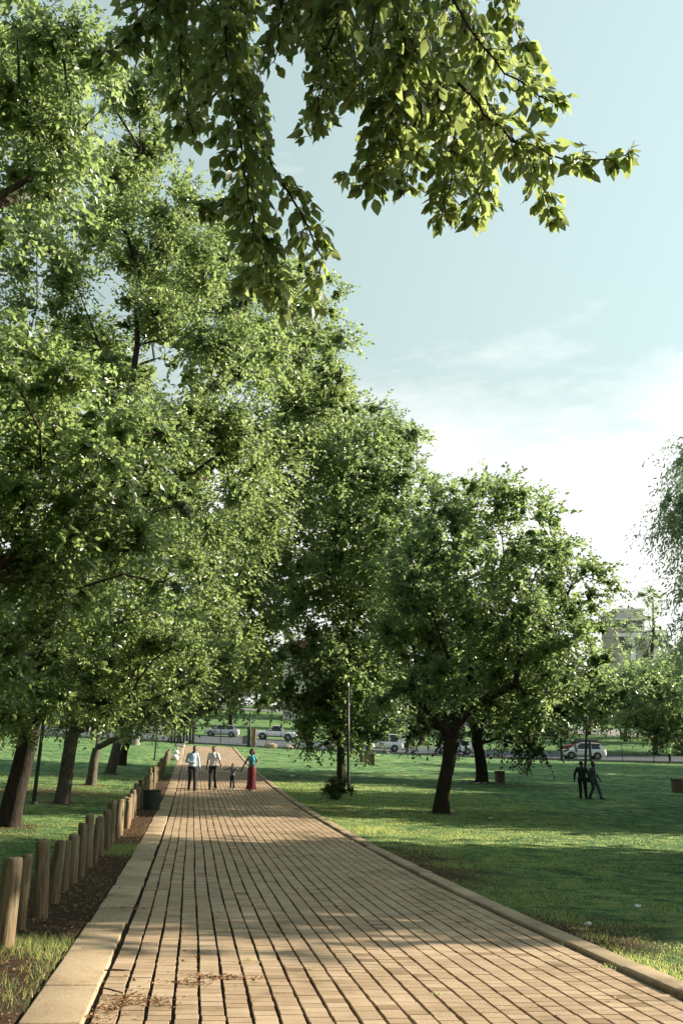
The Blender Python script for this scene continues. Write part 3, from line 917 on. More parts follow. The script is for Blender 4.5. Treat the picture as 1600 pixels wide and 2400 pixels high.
# ---- the row on the left, from the nearest to the farthest
ROW = 'trees in a row on the left lawn'
b = NP([-8.6, 9.6, float(hgt(-8.6, 9.6))])
make_tree('tree', 'near tree with long leafy sprays hanging in along the left picture edge', b,
          lean_trunk(b, b + NP([.3, .2, 2.6]), 3, .05, 1), [.27, .24, .22, .22],
          px_clumps([(40,60,140),(150,140,110),(50,290,140),(165,330,95),(70,420,100),(40,900,130),(120,985,120),(225,1060,110),(320,1120,85),(375,1010,70),
                     (100,1140,130),(50,1290,130),(190,1230,110),(300,1290,85),(385,1365,50),(150,1390,95),(120,1490,55),(40,1530,90),(-180,600,260),(-200,1000,260),(-260,200,260),(-200,1350,240),
                     (430,1180,45),(255,1180,80)], 11.0, 3), .085, .95, 'leaf', 'bark', ROW, 21, .08, .42)
spec = [
    # base px, fork px, clumps, label
    ((18,1937),(72,1712),.26,[(330,350,140),(240,470,130),(420,500,110),(120,600,150),(330,640,150),(480,640,110),(110,760,140),(230,800,150),(400,790,140),(500,860,100),
      (590,1000,70),(520,960,90),(610,1085,45),(430,1000,110),(300,960,130),(420,1140,100),(240,1360,130),(90,1500,130),(350,1480,120),(450,1330,95),(40,1640,70),(220,1590,100),(150,1100,150),(60,950,130),(520,1060,80),(300,1200,130),(380,180,110),(250,200,80),(130,1660,45),(250,1670,40),(330,1560,80),(60,1600,85,-.9),(180,1575,85,-.9),(300,1560,85,-.8),(400,1520,85,-.6),(120,1660,48,-1.2),(235,1650,48,-1.2),(350,1640,48,-1),(450,1600,55,-1),(30,1680,40,-1),(90,1360,120,-.6),(200,1280,110,-.6)],
     'big leaning tree on the left with the thickest dark trunk and lit fork', 'bark_dark'),
    ((144,1883),(172,1712),.24,[(560,720,100),(610,660,80),(520,800,90),(470,1180,110),(560,1130,90),(380,1260,110),(200,1450,110),(330,1380,110),(300,1600,90),(180,1620,80),(420,1560,90),(100,1400,110),(430,690,100),(540,580,80),(600,830,75),(180,1680,45),(110,1620,70),(280,1680,35),(360,1650,50)],
     'second tree of the left row, straight grey trunk between pole and forked tree', 'bark_pale'),
    ((212,1840),(228,1752),.20,[(680,700,90),(730,790,85),(640,850,110),(740,640,55),(760,720,50),(690,960,100),(600,1200,100),(540,1280,100),(480,1400,90),(560,1480,80),(400,1500,90),(330,1600,70),(640,1080,90),(770,850,55),(440,1620,50),(330,1680,35),(400,1660,45),(500,1500,80),(250,1600,80),(790,900,55),(810,960,50)],
     'third tree of the left row with a pale trunk forking low to the right', 'bark_pale'),
    ((256,1813),(283,1715),.26,[(740,930,85),(680,1050,90),(760,1040,80),(620,1330,90),(560,1400,80),(610,1500,75),(530,1560,80),(480,1620,55),(590,1600,50),(650,1180,90),(700,1290,70),(420,1690,25),(500,1660,45),(380,1680,30)],
     'fourth tree of the left row, slim grey trunk lit at its foot', 'bark_pale'),
    ((284,1793),(303,1710),.25,[(560,1540,70),(610,1560,55),(500,1600,60),(430,1630,50),(640,1450,65),(580,1330,80),(540,1640,35),(620,1650,25),(450,1480,80),(380,1560,80),(700,1400,40)],
     'fifth and farthest tree of the left row with a dark trunk', 'bark_dark'),
]
for i, (bp, fp, r, cl, lab, bk) in enumerate(spec):
    b, D = G(*bp)
    top = W(fp[0], fp[1], D + .3)
    if i == 2: D_c = D
    cls = px_clumps(cl, D, 40 + i)
    make_tree('tree', lab, b, lean_trunk(b, top, 3, .03, i), [r * 1.0, r * .93, r * .88, r * .9], cls, lf(D), (.70, .85, .9, .9, .9)[i], 'leaf', bk, ROW, 60 + i, .04, .46)

# ---- trees on the right lawn
b, D = G(1030, 1905)
make_tree('tree', 'spreading many limbed tree standing alone on the right lawn', b,
          lean_trunk(b, W(1058, 1728, D), 3, .02, 4), [.27, .235, .23, .26],
          px_clumps([(1195,1165,80),(1130,1195,75),(1265,1225,65),(1085,1150,50),(1290,1300,70),(1180,1310,95),(1060,1270,95),(980,1380,100),(1100,1410,110),(1225,1420,105),(1340,1370,75),
                     (1400,1345,55),(1440,1370,32),(1370,1460,65),(1300,1525,95),(1405,1555,55),(1180,1545,105),(1050,1540,100),(930,1500,90),(910,1630,50),(1250,1630,85),
                     (1380,1615,62),(1425,1640,34),(1330,1640,42),(1020,1180,45),(1000,1290,70),(960,1450,80),(950,1330,70),(1010,1460,80),(960,1620,60),(1140,1640,55),(1410,1668,22),(1260,1680,42),(1450,1630,35),(1200,1680,50)], D, 8),
          lf(D), .70, 'leaf_r', 'bark_dark', 'trees on the right lawn', 71, .04, .5, .007)
b, D = G(800, 1833)
make_tree('tree', 'tall dark tree behind the lamp post, its crown towering over the path', b,
          lean_trunk(b, W(797, 1725, D), 3, .04, 5), [.24, .20, .19, .19],
          px_clumps([(870,1000,70),(930,1040,70),(850,1060,85),(790,1100,95),(900,1130,85),(960,1110,50),(720,1190,85),(820,1230,100),(930,1230,75),(760,1320,95),(870,1340,95),(720,1420,80),
                     (800,1440,90),(900,1440,70),(700,1520,60),(770,1550,95),(850,1560,80),(720,1620,60),(800,1640,85),(715,1680,35),(880,1650,70),(740,1700,40),(830,1710,35),(965,1010,25),(985,1190,40),(685,1630,42),(725,1655,50),(765,1690,50),(780,1730,30),(715,1702,28),(722,1740,22),(960,1270,70),(985,1130,50),(1010,1230,50),(940,1360,70),(880,1718,38),(900,1690,40),(840,1600,75),(790,1590,60)], D, 9),
          lf(D), 1.15, 'leaf_r', 'bark_dark', 'trees on the right lawn', 72, .06, .5, .008)
b, D = G(1130, 1834)
make_tree('tree', 'dark evergreen with low drooping boughs and yellowing tufts, litter at its foot', b,
          lean_trunk(b, W(1118, 1700, D), 3, .03, 6), [.36, .33, .32, .30],
          px_clumps([(1180,1680,60),(1120,1640,70),(1250,1710,55),(1205,1745,38),(1262,1752,30),(1060,1680,55),(1230,1630,70),(1300,1700,30),(1150,1590,80),(1010,1700,40),(960,1720,30),(1300,1650,60),(1100,1560,70),(1150,1490,90),(1080,1470,90),(1220,1510,80),(1000,1600,70),(1180,1410,80),(1040,1390,70)], D, 10),  # upper clumps, hidden by the spreading tree, added to shade the path
          lf(D), 1.15, 'leaf_dark', 'bark_dark', 'trees on the right lawn', 73, .25, .42, .009,
          extra=[('yellow_leaves', 'leaf_yellow', px_clumps([(1187,1695,13,-.9),(1250,1702,9,-.9)], D - 2.2, 3), 1.0)])
b, D = G(1534, 1768)
make_tree('tree', 'dense rounded dark tree at the right picture edge', b,
          lean_trunk(b, W(1536, 1715, D), 3, .05, 7), [.30, .27, .25, .24],
          px_clumps([(1500,1600,62),(1570,1610,72),(1530,1680,55),(1610,1560,60),(1610,1690,70),(1465,1640,36),(1480,1690,38),(1570,1720,45),(1440,1590,25),(1660,1640,80),(1610,1760,50)], D, 11),
          lf(D) * .8, 1.4, 'leaf_r', 'bark_dark', 'trees on the right lawn', 74, .1, .45, .01)
bx, by = 19.5, 41.0
b = NP([bx, by, float(hgt(bx, by))])
make_tree('willow_tree', 'feathery willow, its leaf colour paled for glare, with hanging sprays entering at the right edge', b,
          lean_trunk(b, b + NP([-.4, 0, 5.0]), 3, .08, 8), [.34, .3, .27, .25],
          px_clumps([(1624,1050,42),(1599,1075,28),(1574,1175,38),(1634,1190,70),(1599,1235,36),(1634,1255,48),(1634,1345,36),(1614,1385,24),(1700,1150,110),(1740,1000,110),(1720,1300,100),(1800,1200,130),(1629,1480,42),(1630,1545,50),(1720,1480,100),(1614,1110,40),(1584,1215,36),(1624,1300,40),(1619,1170,50),(1634,1420,36)], 40, 12, back=False),
          .26, 1.2, 'leaf_willow', 'bark_pale', None, 75, .50, .30, .01, spray=7.0)

# ---- trees beyond the road and behind the left lawn (farther ones)
FAR = 'trees far off beyond the road'
far_spec = [
    (75, 1700, 150, 260, 'leaf_dark', 'dark far tree low behind the leaning trunk on the left'),
    (200, 1698, 150, 250, 'leaf_dark', 'dark far tree behind the forked trunk on the left'),
    (345, 1696, 140, 250, 'leaf_dark', 'far tree behind the slim lamp pole on the left'),
    (452, 1700, 105, 190, 'leaf_dark', 'far tree beside the gate, over the reddish poles'),
    (540, 1702, 110, 200, 'leaf_dark', 'far tree standing over the silver hatchback'),
    (655, 1668, 110, 150, 'leaf', 'far tree on the rise behind the pickup'),
    (800, 1690, 140, 210, 'leaf_dark', 'far tree hidden behind the dark lamp post tree'),
    (985, 1745, 110, 120, 'leaf_dark', 'small far tree leaning beside the white van'),
    (1110, 1720, 150, 160, 'leaf_dark', 'far tree behind the dark evergreen'),
    (1290, 1725, 120, 140, 'leaf_dark', 'far tree above the red car'),
    (1465, 1738, 110, 170, 'leaf_r', 'far tree below the beige tower block'),
    (1575, 1738, 150, 180, 'leaf_r', 'far tree at the right edge below the willow'),
    (10, 1702, 150, 240, 'leaf_dark', 'dark far tree at the left picture edge behind the lawn'),
    (135, 1690, 150, 230, 'leaf_dark', 'dark far tree between the two nearest left trunks'),
    (268, 1690, 150, 230, 'leaf_dark', 'dark far tree behind the slim grey trunk'),
    (405, 1690, 150, 200, 'leaf_dark', 'dark far tree above the white car left of the gate'),
    (600, 1660, 110, 130, 'leaf_dark', 'far dark tree on the rise left of the pickup'),
    (720, 1680, 150, 190, 'leaf_dark', 'far dark tree behind the pickup rear'),
    (900, 1715, 150, 190, 'leaf_dark', 'far dark tree behind the white van'),
    (1210, 1718, 150, 180, 'leaf_dark', 'far dark tree behind the drooping boughs'),
    (1380, 1722, 110, 110, 'leaf_dark', 'far dark tree right above the white crossover'),
    (1520, 1730, 100, 130, 'leaf_dark', 'far dark tree behind the rounded tree at right'),
]
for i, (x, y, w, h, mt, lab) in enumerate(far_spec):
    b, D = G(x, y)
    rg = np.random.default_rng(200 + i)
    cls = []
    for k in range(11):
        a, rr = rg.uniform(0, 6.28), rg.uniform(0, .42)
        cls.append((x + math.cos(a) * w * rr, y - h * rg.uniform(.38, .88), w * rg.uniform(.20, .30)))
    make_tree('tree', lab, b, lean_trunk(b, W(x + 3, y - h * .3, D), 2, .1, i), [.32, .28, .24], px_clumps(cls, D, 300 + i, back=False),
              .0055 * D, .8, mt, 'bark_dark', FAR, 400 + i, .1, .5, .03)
# wide wood on the skyline, too far to tell the trees apart
rg = np.random.default_rng(9)
cls = []
for x in np.arange(-260, 300, 9.0):
    Y = 245 - .35 * x + rg.uniform(-20, 20)
    z = float(hgt(x, Y))
    for k in range(2):
        R = rg.uniform(5, 8.5)
        cls.append((NP([x + rg.uniform(-4, 4), Y, z + R * .8 + k * R * .7]), R))
V, Fc = leaf_cloud(rg, cls, 1.9, .5, .1, .6, 6, 6, 3.0)
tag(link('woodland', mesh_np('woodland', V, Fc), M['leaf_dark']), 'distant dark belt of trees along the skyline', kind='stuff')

# ---- slender pine in front of the tower block
b, D = G(1520, 1700)
D = 150.0
p0 = W(1524, 1600, D); b = NP([p0[0], p0[1], float(hgt(p0[0], p0[1]))])
make_tree('pine_tree', 'slender open pine beside the beige tower block', b,
          [b, W(1526, 1560, D), W(1530, 1480, D), W(1528, 1400, D)], [.4, .32, .24, .12],
          px_clumps([(1500,1390,14),(1525,1385,16),(1540,1395,12),(1515,1412,14),(1535,1430,14),(1490,1440,10),(1520,1450,13),(1545,1465,10),(1475,1475,18),(1500,1500,18),(1535,1490,16),(1480,1520,16),(1515,1530,18),(1550,1515,14),(1490,1550,16),(1530,1560,18)], D, 13, back=False),
          .45, .75, 'leaf_willow', 'bark', None, 76, .0, .25, .03)

# ---- trees to the right of the view whose shade falls over lawn and path
SHADE = 'trees to the right of the view'
shade_spec = [   # x, y, height, crown radius, clear stem, leaf density
    (16.4, 19.4, 14, 6.5, 1.2, 1.2), (27.5, 22.6, 18, 6.0, 1.2, 1.2), (22, 35.6, 8.6, 5.6, 0.9, 1.3), (33, 38.2, 13, 5.6, 1.0, 1.2),
    (26.5, 45.0, 11, 5.6, 1.0, 1.3), (31, 56.0, 11, 4.6, 1.0, 1.3), (36, 70, 15, 6.5, 1.0, 1.2), (39, 48.5, 22, 6.2, 1.4, 1.1), (46, 62.5, 22, 6.5, 1.4, 1.1), (44, 84, 17, 7.0, 1.0, 1.2),
]
N_RIGHT = len(shade_spec)
shade_spec += [(-7.5, -6, 11, 5, 1.2, 1.1), (3.5, -9, 11, 5.5, 1.2, 1.1), (12, -7, 11, 5, 1.2, 1.1), (-16, -2, 12, 5.5, 1.0, 1.1), (-18, 8, 12, 5.5, 1.0, 1.1), (-21, 18, 12, 6, 1.0, 1.1), (-26, 31, 12, 6, 1.2, 1.1), (-2, -16, 12, 6, 1.0, 1.1), (10, -18, 12, 6, 1.0, 1.1)]  # unseen trees added to cut sky light from behind and left
for i, (x, y, h, cr, z0, lai) in enumerate(shade_spec):
    b = NP([x, y, float(hgt(x, y))])
    rg = np.random.default_rng(500 + i)
    cls = []
    for k in range(26 if i < N_RIGHT else 16):
        d = unit(rg.standard_normal(3)) * rg.uniform(.15, .82)
        cls.append((b + NP([d[0] * cr, d[1] * cr, z0 + (h - z0) * (.5 + .5 * d[2])]), cr * .42))
    order_ = sorted(range(len(shade_spec)), key=lambda k: math.hypot(*shade_spec[k][:2]))
    rank = [k for k in order_ if (k < N_RIGHT) == (i < N_RIGHT)].index(i) + 1
    rank_word = ['', 'nearest', 'second nearest', 'third nearest', 'fourth nearest', 'fifth nearest', 'sixth nearest', 'seventh nearest', 'eighth nearest', 'ninth nearest', 'tenth nearest', 'eleventh nearest'][rank]
    SHADE = 'trees to the right of the view' if i < N_RIGHT else 'sky-blocking trees added behind and left of the camera'
    make_tree('tree', ('leafy tree beyond the right picture edge shading the lawn, %s to the camera' if i < N_RIGHT else 'leafy tree added to block sky light behind or left of the camera, %s to it') % rank_word, b, lean_trunk(b, b + NP([.2, .1, z0 + .6]), 3, .06, i), [.3, .27, .25, .24], cls, .46 if i < N_RIGHT else .85, lai, 'leaf_r', 'bark', SHADE, 520 + i)

# ------------------------------------------------------------------ branch hanging over the view, from a tree beside the camera
def K(x, y): return x * 1.0204, y * 1.0204


def leaf_shape(curl, fold, wide):
    """pointed leaf, 1 unit long along +x, face up +z; two rows of quads either side of the midrib"""
    prof = [(0, .02), (.15, .22), (.42, .31), (.74, .18), (1.0, .0)]
    V, Fc = [], []
    for x, w in prof:
        z = -curl * x * x
        V += [(x, w * wide, z + fold * w), (x, 0, z), (x, -w * wide, z + fold * w)]
    for i in range(len(prof) - 1):
        a = i * 3
        Fc += [(a, a+1, a+4, a+3), (a+1, a+2, a+5, a+4)]
    # short stalk
    n = len(V)
    V += [(-.22, .012, .02), (-.22, -.012, .02), (0, -.012, 0), (0, .012, 0)]
    Fc += [(n, n+1, n+2, n+3)]
    return NP(V), NP(Fc)


def build_overhang():
    rg = np.random.default_rng(77)
    b = NP([-3.4, -2.2, float(hgt(-3.4, -2.2))])
    root = empty('shade_tree', b)
    tag(root, 'nearest tree, its big lit leaves hanging down over the top of the view', 'tree')
    top = NP([-2.6, -1.2, 4.2])
    mbt = trunk_mesh([p - b for p in [b - NP([0, 0, .2]), b + NP([.1, .1, 1.4]), b + NP([.4, .5, 2.9]), top]], [.30, .26, .23, .2], rg)
    mbt.build('trunk', M['bark'], root, True)
    D0 = 3.7
    hub = W(*K(640, -330), D0)
    br = MB()
    limb = [top - b, NP([-1.8, .8, 5.3]) - b, NP([-.9, 2.4, 5.7]) - b, hub - b]
    br.tube(limb, [.17, .12, .085, .055], 8)
    strands = [
        ([(560,-90),(520,60),(540,250),(565,420),(605,590),(640,680)], 95, -.1, 1.25),
        ([(480,-90),(350,30),(250,120)], 72, .1, 1.1),
        ([(600,330),(680,470),(735,590),(715,690)], 60, .0, 1.0),
        ([(800,-90),(755,110),(735,250),(715,310)], 80, .1, 1.0),
        ([(900,-90),(930,140),(885,320),(850,410)], 110, .0, 1.35),
        ([(1000,-90),(1085,80),(1160,170),(1265,235)], 88, -.2, 1.1),
        ([(940,90),(1035,280),(1035,410),(1020,480)], 95, .25, 1.35),
        ([(1050,190),(1170,320),(1290,365),(1360,372),(1430,360)], 52, -.1, 1.05),
        ([(1170,310),(1235,410),(1275,495)], 46, .1, 1.05),
        ([(420,-90),(410,110),(430,240),(440,300)], 80, .3, 1.0),
        ([(1120,-90),(1170,40),(1215,120)], 50, .1, 1.0),
        ([(640,-90),(650,40),(630,140)], 62, .3, 1.0),
        ([(560,430),(510,470),(475,485)], 22, .3, .8),
        ([(700,-90),(720,60),(800,220)], 80, .45, 1.1),
        ([(980,60),(960,260),(930,420)], 80, .5, 1.1),
        ([(1060,60),(1120,240),(1110,420),(1090,490)], 70, .3, 1.1),
        ([(540,-90),(470,80),(470,200)], 85, .5, 1.0),
        ([(640,560),(600,620),(560,650)], 45, .2, 1.0),
        ([(880,-90),(850,100),(830,220)], 90, .35, 1.0),
        ([(1020,-40),(1060,100),(1040,220)], 90, .5, 1.0),
        ([(520,200),(440,260),(400,310)], 55, .4, .9),
    ]
    strands = strands + [([(x + rg.normal(0, 22), y - 12 + rg.normal(0, 16)) for x, y in p], sp_ * .92, d_ + q, de * .62) for p, sp_, d_, de in strands for q in (.55, 1.05) if p[-1][0] < 1200 and p[0][1] < 200]
    px2m = D0 / F * 1.0204
    leaves = []
    for pts, spread, dd, dens in strands:
        P3 = [W(*K(*p), D0 + dd + rg.normal(0, .06)) - b for p in pts]
        # resample
        pl = [P3[0]]
        for i in range(len(P3) - 1):
            L = np.linalg.norm(P3[i+1] - P3[i]); n = max(2, int(L / .05))
            for k in range(1, n + 1):
                t = k / n
                pl.append(P3[i] + (P3[i+1] - P3[i]) * t + rg.standard_normal(3) * .006)
        N = len(pl)
        if pts[0][1] < 0:
            br.tube([hub - b, (hub - b + pl[0]) / 2 + NP([0, 0, .10]), pl[0]], [.02, .012, .007], 6, cap=False)
        br.tube(pl, [.0055 * (1 - .8 * k / N) + .0012 for k in range(N)], 5, cap=False)
        for k in range(N):
            f = k / N
            tipfac = 1 - .72 * max(0, (f - .45) / .55)
            d0 = unit(pl[min(k+1, N-1)] - pl[max(k-1, 0)])
            for _ in range(rg.poisson(5.4 * dens)):
                side = unit(np.cross(d0, rg.standard_normal(3)))
                side = unit(side * NP([1, .8, .75]) + d0 * .5 + NP([0, 0, -.1]))
                Lt = spread * px2m * tipfac * rg.uniform(.45, 1.15)
                n = max(2, int(Lt / .028))
                q = pl[k]; tw = [q]
                dr = side
                for j in range(n):
                    dr = unit(dr + NP([0, 0, -.10]) + rg.standard_normal(3) * .10)
                    q = q + dr * Lt / n; tw.append(q)
                    s2 = unit(np.cross(dr, NP([0, 0, 1.0])) * (1 if j % 2 else -1) + rg.standard_normal(3) * .25)
                    ld = unit(dr * .55 + s2 * .7 + NP([0, 0, -.55]) + rg.standard_normal(3) * .28)
                    leaves.append((q, ld, rg.uniform(.032, .066)))
                leaves.append((q, unit(dr + NP([0, 0, -.5])), rg.uniform(.045, .075)))
                br.tube(tw, [.0018 * (1 - .6 * j / n) for j in range(n + 1)], 3, cap=False)
    # crown high above the camera
    cls = [(NP([rg.uniform(-7, 5.5), rg.uniform(-6, 3.2), 8.6 + rg.uniform(-.8, 3)]) - b, 1.7) for _ in range(10)]
    cls += [(NP([rg.uniform(4.0, 6.6), rg.uniform(3.9, 5.2), rg.uniform(7.5, 9.0)]) - b, .95) for _ in range(9)]  # unseen clumps added on the right to shade the hanging branch
    V, Fc = leaf_cloud(rg, cls, .2, .7)
    for c_, r_ in cls: br.tube([limb[1], (limb[1] + c_) / 2 + NP([0, 0, .5]), c_], [.06, .04, .012], 6, cap=False)
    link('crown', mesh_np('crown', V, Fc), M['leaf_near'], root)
    o = br.build('branches', M['bark'], root, True)
    o['kind'] = 'stuff'
    n = len(leaves)
    pos = NP([l[0] for l in leaves]); ld = NP([l[1] for l in leaves]); sz = NP([l[2] for l in leaves])
    nn = rg.standard_normal((n, 3)) * .6 + NP([.15, -.15, .75])
    wd = unit(np.cross(nn, ld)); nm = np.cross(ld, wd)
    shp = [leaf_shape(.22, .12, 1.0), leaf_shape(.42, .20, .92), leaf_shape(-.10, .05, 1.12)]
    which = rg.integers(0, 3, n)
    # the 300 that show largest: inside the frame, big, facing us, in front
    wp = pos + b
    yy = wp[:, 1] * CP + (wp[:, 2] - 1.7) * SP
    px = CX + F * wp[:, 0] / yy; py = CY - F * (-wp[:, 1] * SP + (wp[:, 2] - 1.7) * CP) / yy
    view = unit(wp - NP([0, 0, 1.7]))
    score = sz * np.abs((nm * view).sum(1)) / yy ** 1.5 * ((px > 10) & (px < 1590) & (py > 10) & (py < 2390))
    big = np.argsort(-score)[:300]
    mes = []
    for v, f in shp:
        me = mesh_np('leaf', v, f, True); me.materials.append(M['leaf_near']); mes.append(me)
    for i in big:
        o = bpy.data.objects.new('leaf', mes[which[i]]); COL.objects.link(o); o.parent = root
        R = Matrix((Vector(ld[i]), Vector(wd[i]), Vector(nm[i]))).transposed().to_4x4() @ Matrix.Scale(float(sz[i]), 4)
        R.translation = Vector(pos[i])
        o.matrix_local = R
    rest = np.ones(n, bool); rest[big] = False
    VV, FF, base = [], [], 0
    shp.append((NP([(0, 0, 0), (.40, .31, .05), (1, 0, -.15), (.40, -.31, .05), (.45, 0, -.02)]), NP([(0, 4, 1, 1), (0, 3, 4, 4), (4, 2, 1, 1), (4, 3, 2, 2)])))
    which = np.where(yy > D0 + .32, 3, which)
    for k in range(4):
        sel = np.where(rest & (which == k))[0]
        v, f = shp[k]
        q = pos[sel][:, None] + sz[sel][:, None, None] * (v[None, :, 0, None] * ld[sel][:, None] + v[None, :, 1, None] * wd[sel][:, None] + v[None, :, 2, None] * nm[sel][:, None])
        f = f[:, :3] if k == 3 else f
        VV.append(q.reshape(-1, 3)); FF.append((f[None] + (np.arange(len(sel)) * len(v))[:, None, None] + base).reshape(-1, f.shape[1])); base += len(sel) * len(v)
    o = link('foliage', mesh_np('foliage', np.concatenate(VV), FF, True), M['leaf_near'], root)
    o['kind'] = 'stuff'
    print('overhang leaves', n)


build_overhang()

# ------------------------------------------------------------------ timber bollards
ONES = ['', 'first', 'second', 'third', 'fourth', 'fifth', 'sixth', 'seventh', 'eighth', 'ninth', 'tenth', 'eleventh', 'twelfth', 'thirteenth', 'fourteenth', 'fifteenth', 'sixteenth', 'seventeenth', 'eighteenth', 'nineteenth']
TENS = {2: ('twenty', 'twentieth'), 3: ('thirty', 'thirtieth'), 4: ('forty', 'fortieth'), 5: ('fifty', 'fiftieth'), 6: ('sixty', 'sixtieth'), 7: ('seventy', 'seventieth')}
def ordinal(n):
    if n < 20: return ONES[n]
    t, o = divmod(n, 10)
    return TENS[t][1] if o == 0 else TENS[t][0] + '-' + ONES[o]


def post_mesh(r, h, rg):
    n = 14
    rings = [(-.3, 1.02), (0, 1.03), (.15, 1.0), (.45, .985), (h - .06, .97), (h - .025, .94), (h - .006, .84), (h, .62)]
    a = np.arange(n) * 2 * math.pi / n
    cut, ph = rg.uniform(.004, .022), rg.uniform(0, 6)
    lob = .045 * np.cos(2 * a + rg.uniform(0, 6)) + .03 * np.cos(3 * a + rg.uniform(0, 6))
    V = []
    for z, k in rings:
        rr = r * k * (1 + lob + rg.normal(0, .008, n))
        V.append(np.stack([rr * np.cos(a), rr * np.sin(a), np.full(n, z) + (rg.normal(0, .004, n) + cut * np.cos(a + ph) if z > h - .1 else 0)], -1))
    Fc = []
    for i in range(len(rings) - 1):
        for j in range(n):
            k = (j + 1) % n
            Fc.append((i*n+j, i*n+k, (i+1)*n+k, (i+1)*n+j))
    Fc.append(tuple((len(rings)-1)*n + j for j in range(n)))
    # drying crack
    mb = MB(); mb.add(np.concatenate(V), Fc)
    return mb.mesh('bollard', True)


near_posts = [(8, 2222), (46, 2181), (95, 2150), (124, 2117), (147, 2088), (168, 2070), (187, 2054), (206, 2034), (222, 2022), (236, 2005), (248, 1996)]
pts = [G(x, y)[0][:2] for x, y in near_posts]
s_last, t_last = to_st(*pts[-1])
rgp = np.random.default_rng(31)
s = s_last
while s < 66:
    s += rgp.uniform(.62, 1.0) * (1.0 if s < 35 else 1.25)
    t = t_last + (-0.98 - t_last) * min(1, (s - s_last) / 12) + rgp.normal(0, .05)
    pts.append(NP(ST(s, t)))
pm = [post_mesh(.075 + .006 * (k % 5 - 2), .70 + .035 * (k % 3), rgp) for k in range(10)]
for me in pm: me.materials.append(M['post'])
for i, p in enumerate(pts):
    o = bpy.data.objects.new('bollard', pm[int(rgp.integers(0, 10))]); COL.objects.link(o)
    o.location = (float(p[0]), float(p[1]), float(hgt(p[0], p[1])))
    o.rotation_euler = (rgp.normal(0, .03), rgp.normal(.012, .035), rgp.uniform(0, 6.28))
    sc = rgp.uniform(.86, 1.10)
    o.scale = (rgp.uniform(.78, 1.12),) * 2 + (sc,)
    lab = 'round weathered timber bollard, %s from the camera in the row beside the path' % ordinal(i + 1)
    if i == 0: lab = 'round timber bollard nearest the camera, cut by the left picture edge'
    tag(o, lab, 'bollard', 'timber bollards along the path')
print('bollards', len(pts))

# ------------------------------------------------------------------ poles and lamp posts
def pole(name, label, base, h, r, lean, cat='lamp post', head=True, group='park lamp posts'):
    root = empty(name, base)
    root.rotation_euler = lean
    mb = MB(); mb.tube([(0, 0, -.3), (0, 0, .02), (0, 0, h * .45), (0, 0, h)], [r * 1.0, r, r * .92, r * .80], 14)
    mb.build('pole', M['metal_dark'], root, True)
    mb = MB(); mb.tube([(0, 0, -.02), (0, 0, .05), (0, 0, .07)], [r * 1.9, r * 1.9, r * 1.3], 14)
    mb.build('base_collar', M['metal_dark'], root, True)
    if head:
        mb = MB(); mb.tube([(0, 0, h - .02), (0, 0, h + .05), (0, 0, h + .16), (0, 0, h + .2)], [r * .9, r * .62, r * .58, r * .2], 12)
        mb.build('cap', M['alloy'], root, True)
    tag(root, label, cat, group)
    return root


b, D = G(816, 1853)
pole('lamp_post', 'dark steel lamp post rising from the round shrub beside the path', b, 240 * D / F, .074, (0, 0, 0))
b, D = G(79, 1884)
pole('lamp_post', 'dark leaning pole between the two nearest trunks on the left', b, 4.2, .062, (0, math.radians(2.5), 0))
b, D = G(362, 1782)
pole('lamp_post', 'slim pole lit along one side on the left lawn near the bollards', b, 4.6, .060, (0, math.radians(3), 0))
b, D = G(1369, 1838)
pole('lamp_post', 'dark pole behind the walking couple, in front of the white car', b, 6.0, .085, (0, math.radians(6.0), 0))

# ------------------------------------------------------------------ shrub at the lamp post
def shrub(name, label, px, size, seed, L=.075, lai=1.0, mt='leaf_dark'):
    rg = np.random.default_rng(seed)
    b, D = G(*px)
    root = empty(name, b)
    cl = []
    for k in range(9):
        a, rr = rg.uniform(0, 6.28), rg.uniform(.1, .75)
        cl.append((NP([math.cos(a) * size[0] * .5 * rr, math.sin(a) * size[0] * .42 * rr, size[1] * rg.uniform(.35, .68)]), size[1] * rg.uniform(.30, .42)))
    mb = MB()
    for c, r in cl: mb.tube([NP([c[0] * .15, c[1] * .15, -.05]), c * .6, c], [.018, .012, .006], 5, cap=False)
    mb.build('stems', M['bark_dark'], root, True)
    V, Fc = leaf_cloud(rg, cl, L, lai, .05, .5, 6, 6, 3.0)
    link('foliage', mesh_np('foliage', V, Fc), M[mt], root)
    tag(root, label, 'shrub')
    return root


shrub('shrub', 'low rounded dark green shrub at the lamp post foot', (786, 1872), (1.62, .74), 41)

# ------------------------------------------------------------------ bins and blocks
def drum_bin(name, label, px, r, h, mat, group=None):
    b, D = G(*px)
    root = empty(name, b)
    mb = MB(); mb.tube([(0, 0, -.05), (0, 0, 0), (0, 0, h * .5), (0, 0, h - .05), (0, 0, h - .02)], [r * .92, r * .94, r, r * 1.0, r * .98], 20)
    mb.build('body', M[mat], root, True)
    n = 20; a = np.arange(n) * 2 * math.pi / n; V = []
    for rr, z in ((1.0, h - .03), (1.06, h), (1.05, h + .03), (.86, h + .03), (.84, h - .2)):
        V.append(np.stack([rr * r * np.cos(a), rr * r * np.sin(a), np.full(n, z)], -1))
    Fc = [(i*n+j, i*n+(j+1) % n, (i+1)*n+(j+1) % n, (i+1)*n+j) for i in range(4) for j in range(n)]
    MB().add(np.concatenate(V), Fc).build('rim', M[mat], root, True)
    tag(root, label, 'bin', group)
    return root


